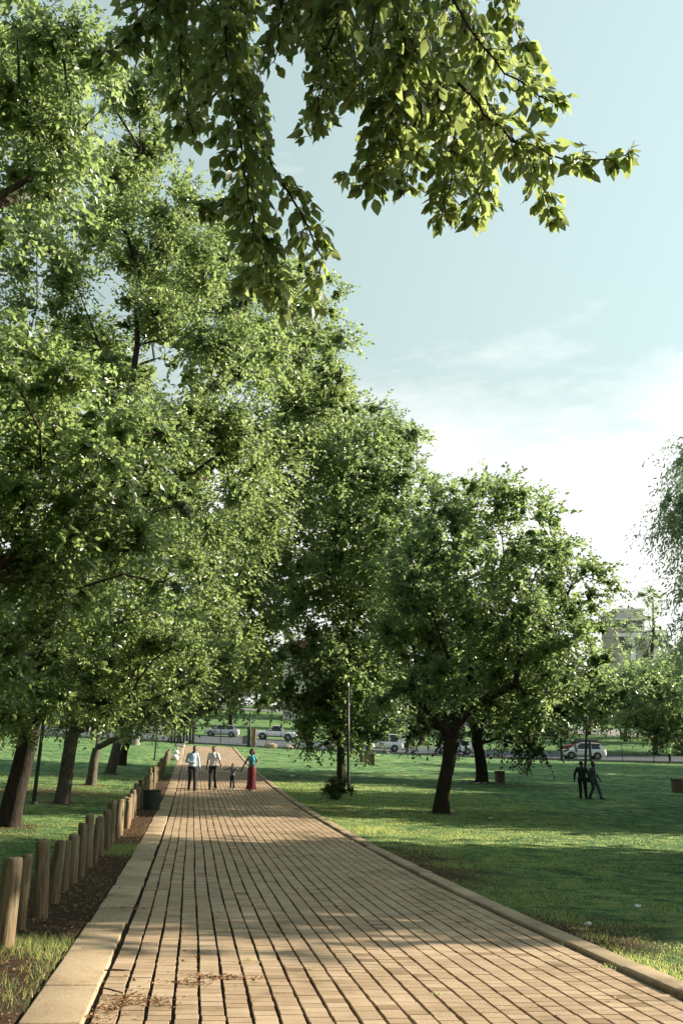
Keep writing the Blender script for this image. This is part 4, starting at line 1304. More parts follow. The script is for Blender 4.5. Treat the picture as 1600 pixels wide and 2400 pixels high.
def block_bin(name, label, px, w, h, mat, rz=.3, group='square concrete litter bins'):
    b, D = G(*px)
    root = empty(name, b, rz)
    w2 = w / 2
    body = MB()
    body.box(-w2, w2, -w2, -w2 + .06, -.05, h); body.box(-w2, w2, w2 - .06, w2, -.05, h)
    body.box(-w2, -w2 + .06, -w2 + .06, w2 - .06, -.05, h); body.box(w2 - .06, w2, -w2 + .06, w2 - .06, -.05, h)
    body.build('body', M[mat], root)
    rim = MB(); e = w2 + .025
    rim.box(-e, e, -e, -e + .1, h + .002, h + .07); rim.box(-e, e, e - .1, e, h + .002, h + .07); rim.box(-e, -e + .1, -e + .1, e - .1, h + .002, h + .07); rim.box(e - .1, e, -e + .1, e - .1, h + .002, h + .07)
    rim.build('rim', M[mat], root)
    MB().box(-w2 + .061, w2 - .061, -w2 + .061, w2 - .061, 0, h * .8).build('liner', M['bin_dark'], root)
    tag(root, label, 'bin', group)
    return root


drum_bin('litter_bin', 'dark drum shaped litter bin between bollards and path', (355, 1897), .27, .55, 'bin_dark')
drum_bin('litter_bin', 'grey concrete drum bin on the left lawn beyond the trees', (316, 1746), .46, .85, 'concrete')
drum_bin('litter_bin', 'grey drum bin beside the gate opening', (577, 1743), .40, .80, 'concrete')
block_bin('litter_bin', 'brown block bin in front of its twin on the right lawn', (866, 1793), .62, .78, 'brown', .2)
block_bin('litter_bin', 'brown block bin partly behind its twin on the right lawn', (854, 1786), .62, .78, 'brown', .35)
block_bin('litter_bin', 'dark brown block bin next to the evergreen trunk, litter around it', (1171, 1834), .50, .62, 'brown', .1)
block_bin('litter_bin', 'brown block bin at the right picture edge', (1587, 1857), .50, .70, 'brown', .05)

# ------------------------------------------------------------------ steel fence, gate and gate pillar along the road
FY = 91.2
def fence_run(name, label, x0, x1, h=1.75, step=.14, sub=3.0):
    z0 = float(hgt(x0, FY))
    root = empty(name, (x0, FY, z0))
    n = max(1, int(round((x1 - x0) / sub)))
    xs = np.linspace(x0, x1, n + 1)
    pme = None
    for x in xs:
        z = float(hgt(x, FY)) - z0
        MB().box(x - x0 - .03, x - x0 + .03, -.03, .03, z - .2, z + h + .08).build('post', M['fence'], root)
    for a, c in zip(xs[:-1], xs[1:]):
        za, zc = float(hgt(a, FY)) - z0, float(hgt(c, FY)) - z0
        for zz in (.18, h - .12):
            MB().tube([(a - x0 + .03, 0, za + zz), (c - x0 - .03, 0, zc + zz)], .018, 4).build('rail', M['fence'], root)
    bars = MB()
    x = x0 + step
    while x < x1 - .05:
        z = float(hgt(x, FY)) - z0
        bars.box(x - x0 - .008, x - x0 + .008, -.032, -.019, z + .06, z + h)
        x += step
    o = bars.build('bars', M['fence'], root); o['kind'] = 'stuff'
    tag(root, label, 'fence', 'steel park fence along the road')
    return root


GX0, GX1 = -15.2, -9.2
fence_run('steel_fence', 'dark steel bar fence at the back of the left lawn', -52, GX0 - 1.9)
fence_run('steel_fence', 'dark steel bar fence running right from the gate pillar', -7.4, 21.5)
fence_run('steel_fence', 'dark steel bar fence at the far right, behind the couple', 24.5, 52)
# tall double gate panel before the far right fence
def gate(name, label, x0, x1, h):
    z0 = float(hgt(x0, FY)); root = empty(name, (x0, FY, z0)); w = x1 - x0
    dz = float(hgt(x1, FY)) - z0
    for x, z in ((0, 0), (w, dz)): MB().box(x - .06, x + .06, -.06, .06, z - .2, z + h + .15).build('post', M['fence'], root)
    for k in range(2):
        a, c = (0.10, w / 2 - .03) if k == 0 else (w / 2 + .03, w - .10)
        f = lambda x: dz * x / w
        fr = MB()
        for zz in (.12, h * .5, h): fr.tube([(a, 0, f(a) + zz), (c, 0, f(c) + zz)], .022, 4)
        for x in (a, c): fr.box(x - .02, x + .02, -.02, .02, f(x) + .1, f(x) + h + .02)
        leafo = fr.build('gate_leaf', M['fence'], root)
        bars = MB(); x = a + .12
        while x < c - .06:
            bars.box(x - .008, x + .008, -.034, -.023, f(x) + .12, f(x) + h); x += .13
        o = bars.build('bars', M['fence'], leafo); o['kind'] = 'stuff'
    tag(root, label, 'gate')
    return root


gate('steel_gate', 'dark steel double gate closing the end of the path', GX0 + .6, GX1, 1.75)
gate('steel_gate', 'dark steel double gate in the fence right of the white car', 21.6, 24.4, 1.9)
# tall square lamp standard at the gate
b = NP([-9.0, 90.6, float(hgt(-9.0, 90.6))])
pole('gate_post', 'tall dark post at the right end of the path gate', b, 3.4, .09, (0, 0, 0), 'post', False, None)
# bundle of reddish upright poles left of the gate: a close-set stockade panel
b = NP([-17.0, 91.0, float(hgt(-17.0, 91.0))])
root = empty('pole_screen', b)
for k in range(9):
    MB().tube([(k * .30, random.uniform(-.05, .05), -.2), (k * .30 + random.uniform(-.03, .03), 0, 2.4 + random.uniform(-.15, .1))], [.11, .10], 8).build('upright', M['bark'], root, True)
tag(root, 'screen of close-set reddish upright poles left of the gate', 'screen')
# rough stone and brick pillar
b = NP([-8.6, 90.7, float(hgt(-8.6, 90.7))])
root = empty('gate_pillar', b)
MB().box(-.22, .22, -.22, .22, -.2, 1.75).build('core', M['brickwall'], root)
rgs = np.random.default_rng(8)
for row in range(9):
    for c in range(3):
        w = .15; x = -.225 + c * w
        mb = MB(); q = rgs.uniform(0, .05)
        mb.box(x + .012, x + w - .012 + rgs.uniform(-.02, .02), -.25 - q, -.215, row * .19 + .012, row * .19 + .178)
        mb.build('stone', M['stone'] if rgs.random() < .6 else M['brickwall'], root)
tag(root, 'rough stone pillar standing right of the path gate', 'pillar')
# low stones at the pillar's foot
for i, (x, y, r, lab) in enumerate([(-6.9, 90.3, .42, 'brown boulder heap just right of the gate pillar'), (-5.2, 90.0, .36, 'second brown boulder farther right along the fence foot')]):
    mb = MB(); mb.ellipsoid((0, 0, r * .45), (r * 1.5, r, r * .75), 14, 9, .10)
    tag(mb.build('boulder', M['stone'], None, False, (x, y, float(hgt(x, y)))), lab, 'boulder')

# posts on the rise beyond the road
k = 0
words = ['first', 'second', 'third', 'fourth', 'fifth', 'sixth', 'seventh', 'eighth', 'ninth', 'tenth']
for x, y in [(618, 1664), (636, 1665), (657, 1666), (1455, 1730), (1474, 1731), (1494, 1732), (1512, 1734)]:
    b, D = G(x, y)
    root = MB().tube([(0, 0, -.2), (0, 0, 0), (0, 0, 1.05), (0, 0, 1.12)], [.2, .2, .19, .12], 10).build('far_bollard', M['bark_dark'], None, True, b)
    side = 'left' if x < 1000 else 'right'
    tag(root, 'dark stub post on the rise beyond the road, %s from left on the %s side' % (words[k % 3 if side == 'left' else k - 3], side), 'post', 'stub posts beyond the road'); k += 1

# ------------------------------------------------------------------ cars
def loft(sections):
    """sections: list of (x, [(y,z)...]) half profiles from bottom centre to top centre, mirrored"""
    mb = MB(); V = []; n = None
    for x, pr in sections:
        full = [(y, z) for y, z in pr] + [(-y, z) for y, z in reversed(pr)]
        n = len(full)
        V += [(x, y, z) for y, z in full]
    Fc = []
    for i in range(len(sections) - 1):
        for j in range(n):
            k = (j + 1) % n
            Fc.append((i*n+j, i*n+k, (i+1)*n+k, (i+1)*n+j))
    Fc.append(tuple(range(n))); Fc.append(tuple((len(sections)-1)*n + j for j in range(n)))
    mb.add(V, Fc)
    return mb


def make_car(label, x_px, D_axis, Y, kind, paint, rz=0.0, group='cars parked on the road'):
    """front towards -x"""
    cx = (x_px - CX) / F * D_axis
    dz = (hgt(cx + 1.2, Y) - hgt(cx - 1.2, Y)) / 2.4
    root = empty('pickup_truck' if kind == 'pickup' else 'parked_car', (cx, Y, float(hgt(cx, Y)) + .005), rz)
    root.rotation_euler = (0, -math.atan(float(dz)), rz)
    K_ = {
        'hatch':  dict(L=4.2, W=1.72, wb=2.55, zb=.24, belt=.90, hood=.86, roof=1.45, a0=-1.05, a1=-.35, c1=1.20, c0=1.95, wr=.31, tail=.98),
        'suv':    dict(L=4.42, W=1.82, wb=2.62, zb=.30, belt=1.02, hood=1.00, roof=1.66, a0=-1.15, a1=-.35, c1=1.55, c0=2.05, wr=.35, tail=1.10),
        'pickup': dict(L=5.1, W=1.80, wb=3.05, zb=.38, belt=1.06, hood=1.04, roof=1.72, a0=-.95, a1=-.30, c1=.55, c0=.95, wr=.38, tail=1.04),
        'van':    dict(L=4.3, W=1.74, wb=2.6, zb=.26, belt=.98, hood=.96, roof=1.75, a0=-1.25, a1=-.65, c1=1.85, c0=2.08, wr=.32, tail=1.02),
    }[kind]
    L, Wd, wb, zb, belt, hood, roof, a0, a1, c1, c0, wr, tail = (K_[k] for k in ('L','W','wb','zb','belt','hood','roof','a0','a1','c1','c0','wr','tail'))
    w = Wd / 2
    def sec(x, wk, z0, zt):
        zm = z0 + (zt - z0) * .55
        return (x, [(0, z0), (w * wk * .86, z0), (w * wk * .97, z0 + .10), (w * wk, zm), (w * wk * .985, zt - .10), (w * wk * .93, zt - .02), (w * wk * .6, zt + .02), (0, zt + .03)])
    h = L / 2
    secs = [sec(-h, .70, zb + .12, hood - .28), sec(-h + .06, .82, zb + .04, hood - .18), sec(-h + .30, .94, zb, hood - .10), sec(-h + .8, 1.0, zb, hood - .03), sec(a0, 1.0, zb, hood + .02),
            sec(0, 1.0, zb, belt), sec(c1 * .8, 1.0, zb, belt + .01), sec(h - .5, .99, zb, tail), sec(h - .12, .95, zb + .05, tail - .02), sec(h, .86, zb + .15, tail - .12)]
    body = loft(secs).build('body', M[paint], root, True)
    # glasshouse
    def gs(x, wk, z0, z1):
        return (x, [(0, z0), (w * .94, z0), (w * (.94 - (.94 - wk)), z1), (0, z1 + .01)])
    e = .06
    g = MB()
    zc = belt + .005
    pro = [(a0, zc - .02), (a1, roof - .06), ((a1 + c1) / 2, roof - .035), (c1, roof - .07), (c0, zc)]
    V = []
    top_w, bot_w = w * .74, w * .93
    for x, z in pro:
        f = (z - belt) / (roof - belt)
        yw = bot_w + (top_w - bot_w) * max(0, f)
        V += [(x, -yw, z), (x, yw, z)]
    V += [(x, -bot_w, zc - .05) for x in (a0, c0)] + [(x, bot_w, zc - .05) for x in (a0, c0)]
    n = len(pro)
    Fc = [(2*i, 2*i+1, 2*i+3, 2*i+2) for i in range(n - 1)]
    Fc += [tuple([2*i for i in range(n)] + [2*n+1, 2*n]), tuple([2*i+1 for i in range(n)] + [2*n+3, 2*n+2]), (0, 1, 2*n+2, 2*n), (2*n-2, 2*n-1, 2*n+3, 2*n+1)]
    g.add(V, Fc).build('windows', M['glass'], root)
    # roof skin
    r = MB()
    rp = [(a1 - .03, roof - .055), ((a1 + c1) / 2, roof - .02), (c1 + .05, roof - .065)]
    V = []
    for x, z in rp: V += [(x, -top_w - .02, z - .03), (x, -top_w * .8, z + .02), (x, top_w * .8, z + .02), (x, top_w + .02, z - .03)]
    Fc = [(4*i+j, 4*i+j+1, 4*i+j+5, 4*i+j+4) for i in range(2) for j in range(3)]
    r.add(V, Fc).build('roof', M[paint], root, True)
    # pillars
    for sgn in (-1, 1):
        def beam(nm, xb, xt, wd0, wd1, ft=1.0):
            zt = roof - .06
            V = [(xb - wd0, sgn * (bot_w + .012), zc - .02), (xb + wd0, sgn * (bot_w + .012), zc - .02), (xt + wd1, sgn * (top_w + .012), zt), (xt - wd1, sgn * (top_w + .012), zt)]
            V2 = [(x, y - sgn * .05, z) for x, y, z in V]
            MB().add(V + V2, [(0,1,2,3),(7,6,5,4),(0,4,5,1),(1,5,6,2),(2,6,7,3),(3,7,4,0)]).build(nm, M[paint], root)
        beam('pillar', a0 + .02, a1 - .02, .05, .035)
        if kind == 'pickup':
            beam('pillar', c0 - .12, c1 + .0, .12, .10)
        else:
            mid = (a1 + c1) / 2 + .05
            beam('pillar', mid, mid + .02, .045, .04)
            beam('pillar', c0 - .16, c1 - .02, .24 if kind != 'van' else .4, .12)
        # wheels and arches
        for xw in (-wb / 2 - .05, wb / 2 - .05):
            MB().tube([(xw, sgn * (w * .80), wr), (xw, sgn * (w + .006), wr)], wr * 1.16, 20).build('wheel_arch', M['rubber'], root)
            wo = MB().tube([(xw, sgn * (w * .78), wr), (xw, sgn * (w * .98), wr), (xw, sgn * (w + .022), wr)], [wr, wr, wr * .9], 20).build('wheel', M['rubber'], root)
            rim = MB()
            rim.tube([(xw, sgn * (w + .012), wr), (xw, sgn * (w + .030), wr)], [wr * .24, wr * .2], 10)
            for q in range(5):
                a = q * 2 * math.pi / 5 + .3
                ca, sa = math.cos(a), math.sin(a)
                rim.tube([(xw, sgn * (w + .024), wr), (xw + ca * wr * .66, sgn * (w + .026), wr + sa * wr * .66)], [wr * .12, wr * .16], 4)
            rim.build('rim', M['alloy'], wo)
        MB().prism([(-.02, 0), (.12, .02), (.13, .13), (0, .12)], sgn * (w + .0), sgn * (w + .16)).build('mirror', M[paint], root, loc=(a0 + .32, 0, belt + .03))
        MB().box(-h + .06, -h + .34, sgn * w * .62 - .10, sgn * w * .62 + .12, hood - .30, hood - .17).build('headlight', M['lamp_white'], root)
        MB().box(h - .26, h + .008, sgn * w * .80 - .06, sgn * w * .80 + .10, tail - .28, tail - .12).build('tail_light', M['lamp_red'], root)
        for xd in ((a1 + .15,) if kind == 'pickup' else (a1 + .55, c1 - .25)):
            MB().box(xd, xd + .16, sgn * w - .01, sgn * (w) + .01, belt - .16, belt - .125).build('door_handle', M['metal_dark'] if paint == 'silver_paint' else M[paint], root)
    MB().box(-h * .62, h * .55, -w - .004, w + .004, zb - .02, zb + .07).build('sill', M['rubber'], root)
    if kind == 'pickup':
        MB().box(c0 + .12, h - .08, -w * .86, w * .86, tail + .012, tail + .035).build('bed_liner', M['rubber'], root)
    tag(root, label, 'pickup' if kind == 'pickup' else 'car', group)
    return root


make_car('silver hatchback parked beyond the path gate', 520, 110.6, 114.0, 'hatch', 'silver_paint')
make_car('white pickup parked beyond the fence right of the gate', 646, 108.8, 112.3, 'pickup', 'white_paint')
make_car('white car half hidden by leaves left of the gate', 365, 111, 114.6, 'van', 'white_paint')
make_car('dark car behind the slim pole on the left', 262, 111, 114.6, 'hatch', 'dark_paint')
make_car('white van mostly hidden behind low foliage right of the lamp post', 895, 93.5, 96.6, 'van', 'white_paint')
make_car('white hatchback half hidden by the spreading tree trunk', 1064, 93.5, 96.4, 'hatch', 'white_paint')
make_car('white crossover parked behind the walking couple', 1363, 91.5, 94.6, 'suv', 'white_paint')
make_car('red car parked just behind the white crossover', 1361, 104, 107.4, 'suv', 'red_paint')

# ------------------------------------------------------------------ people
def remesh(o, v, smooth_it=3):
    md = o.modifiers.new('Remesh', 'REMESH'); md.mode = 'VOXEL'; md.voxel_size = v; md.use_smooth_shade = True
    sm = o.modifiers.new('Smooth', 'SMOOTH'); sm.iterations = smooth_it; sm.factor = .5


def hand(mb, wrist, d, thumb, s):
    """palm with five bent fingers from the wrist along d; thumb leaves the palm's side"""
    d = unit(NP(d, dtype=float)); th = unit(NP(thumb, dtype=float) - d * np.dot(thumb, d)); nrm = np.cross(d, th)
    w = NP(wrist, dtype=float)
    mb.capsule(w, .027 * s, w + d * .055 * s, .036 * s, 8)
    for k, L in enumerate((.070, .082, .076, .058)):
        o = w + d * .075 * s + th * (.030 - .020 * k) * s
        m1 = o + d * L * .5 * s + nrm * .006 * s
        e = m1 + unit(d * .75 + nrm * .65) * L * .5 * s
        mb.capsule(o - d * .02 * s, .0100 * s, m1, .0095 * s, 6); mb.capsule(m1, .0095 * s, e, .008 * s, 6)
    o = w + d * .025 * s + th * .028 * s
    m1 = o + unit(d * .6 + th * .8) * .035 * s
    mb.capsule(o, .012 * s, m1, .011 * s, 6); mb.capsule(m1, .011 * s, m1 + unit(d * .9 + th * .25) * .03 * s, .009 * s, 6)


def person(label, px, height, facing, pose, top, bottom, shoes, hair='hair', child=False, skirt=False, sleeves='short', extra=None, D_shift=0, hair_r=1.0, group=None, woman=False, voxel=.0125, bulk=1.0):
    """local frame: facing +y, x to the figure's right hand side is -x ... x grows to its left as seen from the front reversed by facing"""
    b, D = G(*px)
    s = height / 1.78
    root = empty('person', b, facing)
    hd = 1.18 if child else 1.0
    Z = lambda z: z * s
    hipw, shw = .095 * s, (.170 if not woman else .150) * s
    if child: shw = .15 * s; hipw = .075 * s
    zh, zk, za, zs, zn = Z(.93), Z(.50), Z(.085), Z(1.445), Z(1.51)
    zc = Z(1.655) if not child else Z(1.60)
    lean = pose.get('lean', 0)
    up = lambda x, y, z: NP([x, y + lean * (z - zh) if z > zh else y, z])
    legs = {}
    for sg, key in ((-1, 'legL'), (1, 'legR')):
        fw, kb, sp = pose.get(key, (0, 0, 0))      # foot forward, knee forward, spread
        legs[sg] = (NP([sg * hipw, 0, zh]), NP([sg * (hipw + sp * .5), kb, zk]), NP([sg * (hipw + sp), fw, za + pose.get(key + '_lift', 0)]))
    arms = {}
    for sg, key in ((-1, 'armL'), (1, 'armR')):
        el, wr = pose[key]
        arms[sg] = (up(sg * shw, 0, zs), NP(el) * s, NP(wr) * s)
    head_c = up(pose.get('head_x', 0) * s, .02 * s + pose.get('head_y', 0) * s, zc)
    body = MB()
    # trunk of the body
    body.ellipsoid(up(0, 0, Z(.98)), (.155 * s, .115 * s, .15 * s)); body.ellipsoid(up(0, 0, Z(1.14)), (.135 * s, .10 * s, .18 * s)); body.ellipsoid(up(0, .005, Z(1.33)), (.155 * s, .110 * s, .17 * s))
    body.capsule(up(-shw * .8, 0, zs - .01), .06 * s, up(shw * .8, 0, zs - .01), .06 * s)
    body.capsule(up(0, 0, zs), .058 * s, head_c - NP([0, .01, .06 * s]), .052 * s)
    for sg in (-1, 1):
        h, k, a = legs[sg]
        body.capsule(h, .085 * s, k, .056 * s); body.capsule(k, .055 * s, a, .038 * s)
        body.capsule(a - NP([0, .03 * s, .035 * s]), .035 * s, a + NP([0, .13 * s, -.05 * s]), .028 * s)
        sh, el, wr = arms[sg]
        body.capsule(sh, .050 * s, el, .038 * s); body.capsule(el, .038 * s, wr, .027 * s)
        hand(body, wr, unit(wr - el) * .8 + NP(pose.get('hand' + ('L' if sg < 0 else 'R'), (0, 0, -.4))), NP([0, 1.0, .1]), s)
    hs = s * hd
    body.ellipsoid(head_c + NP([0, 0, .012 * hs]), (.074 * hs, .094 * hs, .115 * hs), 14, 10)
    body.ellipsoid(head_c + NP([0, .022 * hs, -.062 * hs]), (.052 * hs, .062 * hs, .055 * hs))
    body.ellipsoid(head_c + NP([0, .100 * hs, -.012 * hs]), (.016 * hs, .020 * hs, .024 * hs))
    for sg in (-1, 1): body.ellipsoid(head_c + NP([sg * .076 * hs, 0, -.005 * hs]), (.012 * hs, .022 * hs, .032 * hs))
    bo = body.build('body', M['skin'], root, True); remesh(bo, voxel, 2)
    for sg in (-1, 1): MB().ellipsoid(head_c + NP([sg * .030 * hs, .086 * hs, .016 * hs]), (.013 * hs, .008 * hs, .007 * hs), 8, 6).build('eye', M['eye'], root, True)
    MB().ellipsoid(head_c + NP([0, .088 * hs, -.055 * hs]), (.024 * hs, .010 * hs, .008 * hs), 8, 6).build('mouth', M['lip'], root, True)
    # hair
    hm = MB()
    if hair_r > 1.2:
        hm.ellipsoid(head_c + NP([0, -.03 * hs, .045 * hs]), (.118 * hs, .112 * hs, .118 * hs), 16, 12, .06)
        for sg in (-1, 1): hm.ellipsoid(head_c + NP([sg * .085 * hs, -.02 * hs, -.02 * hs]), (.045 * hs, .07 * hs, .085 * hs), 12, 9, .08)
    else:
        hm.ellipsoid(head_c + NP([0, -.016 * hs, .038 * hs]), (.080 * hs, .094 * hs, .098 * hs), 16, 12, .03)
    hm.build('hair', M[hair], root, True)
    # shirt
    g = .013 * s
    sh = MB()
    sh.ellipsoid(up(0, 0, Z(1.34)), (.158 * s + g, .112 * s + g, .165 * s + g)); sh.ellipsoid(up(0, 0, Z(1.14)), (.142 * s + g, .105 * s + g, .20 * s))
    sh.ellipsoid(up(0, 0, Z(.985)), (.158 * s + g, .115 * s + g, .115 * s)) if not skirt else None
    sh.capsule(up(-shw * .82, 0, zs - .008), .062 * s + g * .6, up(shw * .82, 0, zs - .008), .062 * s + g * .6)
    sh.capsule(up(0, 0, zs + .01), .062 * s, up(0, .005, zn + .005), .060 * s)
    for sg in (-1, 1):
        a, e, wq = arms[sg]
        if sleeves == 'long':
            sh.capsule(a, .052 * s + g, e, .042 * s + g * .8); sh.capsule(e, .042 * s + g * .8, e + (wq - e) * .92, .032 * s + g * .6)
        elif sleeves == 'short':
            sh.capsule(a, .054 * s + g, a + (e - a) * .72, .052 * s + g)
    so = sh.build('shirt', M[top], root, True); remesh(so, voxel, 3)
    # lower garment
    if skirt:
        n = 36; V = []
        rings = [(zh + .10 * s, .145, .115), (zh + .02, .172, .135), (zh - .10 * s, .185, .15), (zk + .15 * s, .175, .15), (zk - .02, .165, .145), (zk - .2 * s, .18, .16), (Z(.12), .215, .20), (Z(.07), .225, .21)]
        for z, rx, ry in rings:
            for j in range(n):
                a = 2 * math.pi * j / n
                t = (zh - z) / zh
                q = 1 + .07 * max(0, t) * math.sin(7 * a + 1.2) + .04 * max(0, t) * math.sin(11 * a)
                V.append((rx * s * q * math.cos(a) + .02 * t * math.cos(a) , ry * s * q * math.sin(a) + .02 * t, z))
        Fc = [(i*n+j, (i+1)*n+j, (i+1)*n+(j+1) % n, i*n+(j+1) % n) for i in range(len(rings)-1) for j in range(n)]
        MB().add(V, Fc).build('skirt', M[bottom], root, True)
    else:
        tr = MB()
        tr.ellipsoid(up(0, 0, Z(.955)), (.168 * s, .125 * s, .125 * s))
        for sg in (-1, 1):
            h, k, a = legs[sg]
            tr.capsule(h, .092 * s, k, .070 * s); tr.capsule(k, .070 * s, a + NP([0, 0, .0]), .060 * s)
        to = tr.build('trousers', M[bottom], root, True); remesh(to, voxel, 3)
    for sg in (-1, 1):
        a = legs[sg][2]
        m = MB(); m.capsule(a - NP([0, .035 * s, .040 * s]), .044 * s, a + NP([0, .14 * s, -.052 * s]), .034 * s, 12)
        m.box(a[0] - .04 * s, a[0] + .04 * s, a[1] - .075 * s, a[1] + .165 * s, a[2] - .084 * s, a[2] - .062 * s)
        m.build('shoe', M[shoes], root, True)
    if extra: extra(root, s, arms, head_c, up)
    if bulk != 1: root.scale = (bulk, bulk, 1)
    tag(root, label, 'person', group)
    return root


TOCAM = math.pi      # facing the camera
# figures face +y locally; turned by pi their own right hand (+x) shows on the picture's left
WALK = 'people walking up the path'
def phone(root, s, arms, hc, up):
    w = arms[1][2]
    MB().box(w[0] - .07, w[0] + .01, w[1] + .05, w[1] + .13, w[2] - .03, w[2] - .018).build('phone', M['black_cloth'], root)
def placket(root, s, arms, hc, up):
    MB().box(-.012, .012, .158 * s, .166 * s, 1.30 * s, 1.44 * s).build('placket', M['black_cloth'], root)

person('man in pale blue shirt and black trousers looking down to his side, leftmost walker', (449, 1853), 1.80, TOCAM + .35,
       dict(legL=(.13, .10, .01), legR=(-.13, .03, .0), armR=((.27, -.02, 1.17), (.06, .26, 1.10)), armL=((-.27, -.03, 1.16), (-.29, .06, .92)), handR=(-.4, .3, 0), head_x=-.05, head_y=.05, lean=.03),
       'shirt_blue', 'black_cloth', 'shoe', sleeves='long', group=WALK)
person('man in white short sleeved shirt and black trousers holding the child by the hand', (498, 1850), 1.80, TOCAM,
       dict(legL=(-.15, .02, .0), legR=(.16, .11, .0), armR=((.25, -.06, 1.17), (.28, -.02, .91)), armL=((-.27, 0, 1.17), (-.36, .06, .93)), head_x=0),
       'shirt_white', 'black_cloth', 'shoe', extra=placket, group=WALK)
person('small child in grey top and dark trousers between two adults', (544, 1851), 1.12, TOCAM,
       dict(legL=(-.02, .03, .02), legR=(.05, .04, .02), armR=((.40, .0, 1.33), (.66, .02, 1.36)), armL=((-.38, .0, 1.30), (-.62, .02, 1.30)), handR=(.5, 0, .1), handL=(-.5, 0, .1)),
       'shirt_grey', 'black_cloth', 'shoe_white', child=True, group=WALK)
person('woman in sleeveless turquoise top and long dark red skirt with auburn hair', (589, 1854), 1.74, TOCAM,
       dict(legL=(.05, .05, .0), legR=(-.04, .02, .0), armR=((.31, .0, 1.17), (.43, .05, .93)), armL=((-.28, .0, 1.16), (-.10, .24, 1.13)), handL=(.5, .2, 0)),
       'turquoise', 'skirt_red', 'shoe_white', hair='hair_red', skirt=True, sleeves='none', hair_r=1.4, woman=True, group=WALK,
       extra=lambda root, s, arms, hc, up: MB().tube([up(-.02, .15, 1.46 * s), up(0, .165, 1.30 * s), up(.01, .15, 1.12 * s)], [.02, .035, .03], 8).build('scarf_end', M['black_cloth'], root, True))
PAIR = 'couple walking on the right lawn'
person('person in black clothes carrying a bag, left of the two strolling on the lawn', (1366, 1873), 1.76, -.35,
       dict(legL=(.02, .05, .0), legR=(.22, .12, .0), armR=((.26, .0, 1.17), (.25, .10, .93)), armL=((-.28, -.02, 1.16), (-.30, .02, .90))),
       'black_cloth', 'black_cloth', 'shoe', sleeves='long', group=PAIR, voxel=.014, bulk=1.22)
person('person in charcoal jacket with pale shirt front, striding on the lawn', (1393, 1873), 1.76, TOCAM + .75,
       dict(legL=(.24, .14, .0), legR=(-.18, .02, .0), armR=((.26, -.04, 1.17), (.22, .02, .93)), armL=((-.27, -.02, 1.16), (-.26, .12, .93))),
       'grey_cloth', 'grey_cloth', 'shoe', sleeves='long', group=PAIR, voxel=.014, bulk=1.22,
       extra=lambda root, s, arms, hc, up: MB().box(-.035, .035, .135 * s, .150 * s, 1.16 * s, 1.44 * s).build('shirt_front', M['shirt_white'], root))
person('far person in lime safety vest by the road at right', (1569, 1790), 1.75, -1.2,
       dict(legL=(.08, .05, .0), legR=(-.08, .02, .0), armR=((.26, -.02, 1.16), (.27, .07, .90)), armL=((-.27, 0, 1.17), (-.28, .06, .93))),
       'hivis', 'black_cloth', 'shoe', voxel=.02)
# bag of the left stroller
b, D = G(1372, 1873)
root = empty('shoulder_bag', b + NP([.12, -.15, .78]), .3)
MB().box(-.14, .14, -.06, .06, 0, .24).build('body', M['black_cloth'], root)
MB().tube([(-.13, 0, .23), (-.12, .05, .45), (0, .08, .60), (.12, .05, .45), (.13, 0, .23)], .012, 6).build('strap', M['black_cloth'], root)
tag(root, 'black bag hanging at the side of the stroller in black', 'bag')

# ------------------------------------------------------------------ pale dog near the gate
def dog():
    b, D = G(421, 1765)
    root = empty('dog', b, math.radians(-18))
    m = MB()
    m.ellipsoid((.22, 0, .55), (.20, .13, .17)); m.ellipsoid((-.02, 0, .57), (.26, .115, .135)); m.ellipsoid((-.28, 0, .56), (.16, .115, .14))
    m.capsule((.30, 0, .62), .085, (.46, 0, .80), .065); m.ellipsoid((.50, 0, .84), (.10, .07, .075)); m.capsule((.55, 0, .83), .045, (.68, 0, .80), .032)
    for sg in (-1, 1):
        m.capsule((.24, sg * .08, .48), .055, (.22, sg * .08, .26), .034); m.capsule((.22, sg * .08, .26), .033, (.23, sg * .08, .03), .026); m.capsule((.23, sg * .08, .025), .028, (.28, sg * .08, .02), .024)
        m.capsule((-.30, sg * .08, .50), .075, (-.20, sg * .085, .32), .045); m.capsule((-.20, sg * .085, .32), .04, (-.36, sg * .085, .20), .028); m.capsule((-.36, sg * .085, .20), .028, (-.34, sg * .085, .03), .024); m.capsule((-.34, sg * .085, .025), .028, (-.28, sg * .085, .02), .024)
        m.capsule((.46, sg * .06, .88), .03, (.42, sg * .085, .82), .022)
    m.capsule((-.42, 0, .60), .03, (-.60, 0, .50), .018)
    o = m.build('body', M['dog'], root, True); remesh(o, .018, 2)
    tag(root, 'pale cream dog standing beside the path near the gate', 'dog')
dog()
for i, (x, y, r, lab) in enumerate([(413, 1768, .24, 'upper white painted stone on the verge below the dog'), (410, 1781, .27, 'lower white painted stone on the verge near the last bollards')]):
    b, D = G(x, y)
    tag(MB().ellipsoid((0, 0, r * .55), (r, r * .9, r * .8), 14, 9, .05).build('painted_stone', M['white'], None, True, b), lab, 'stone')

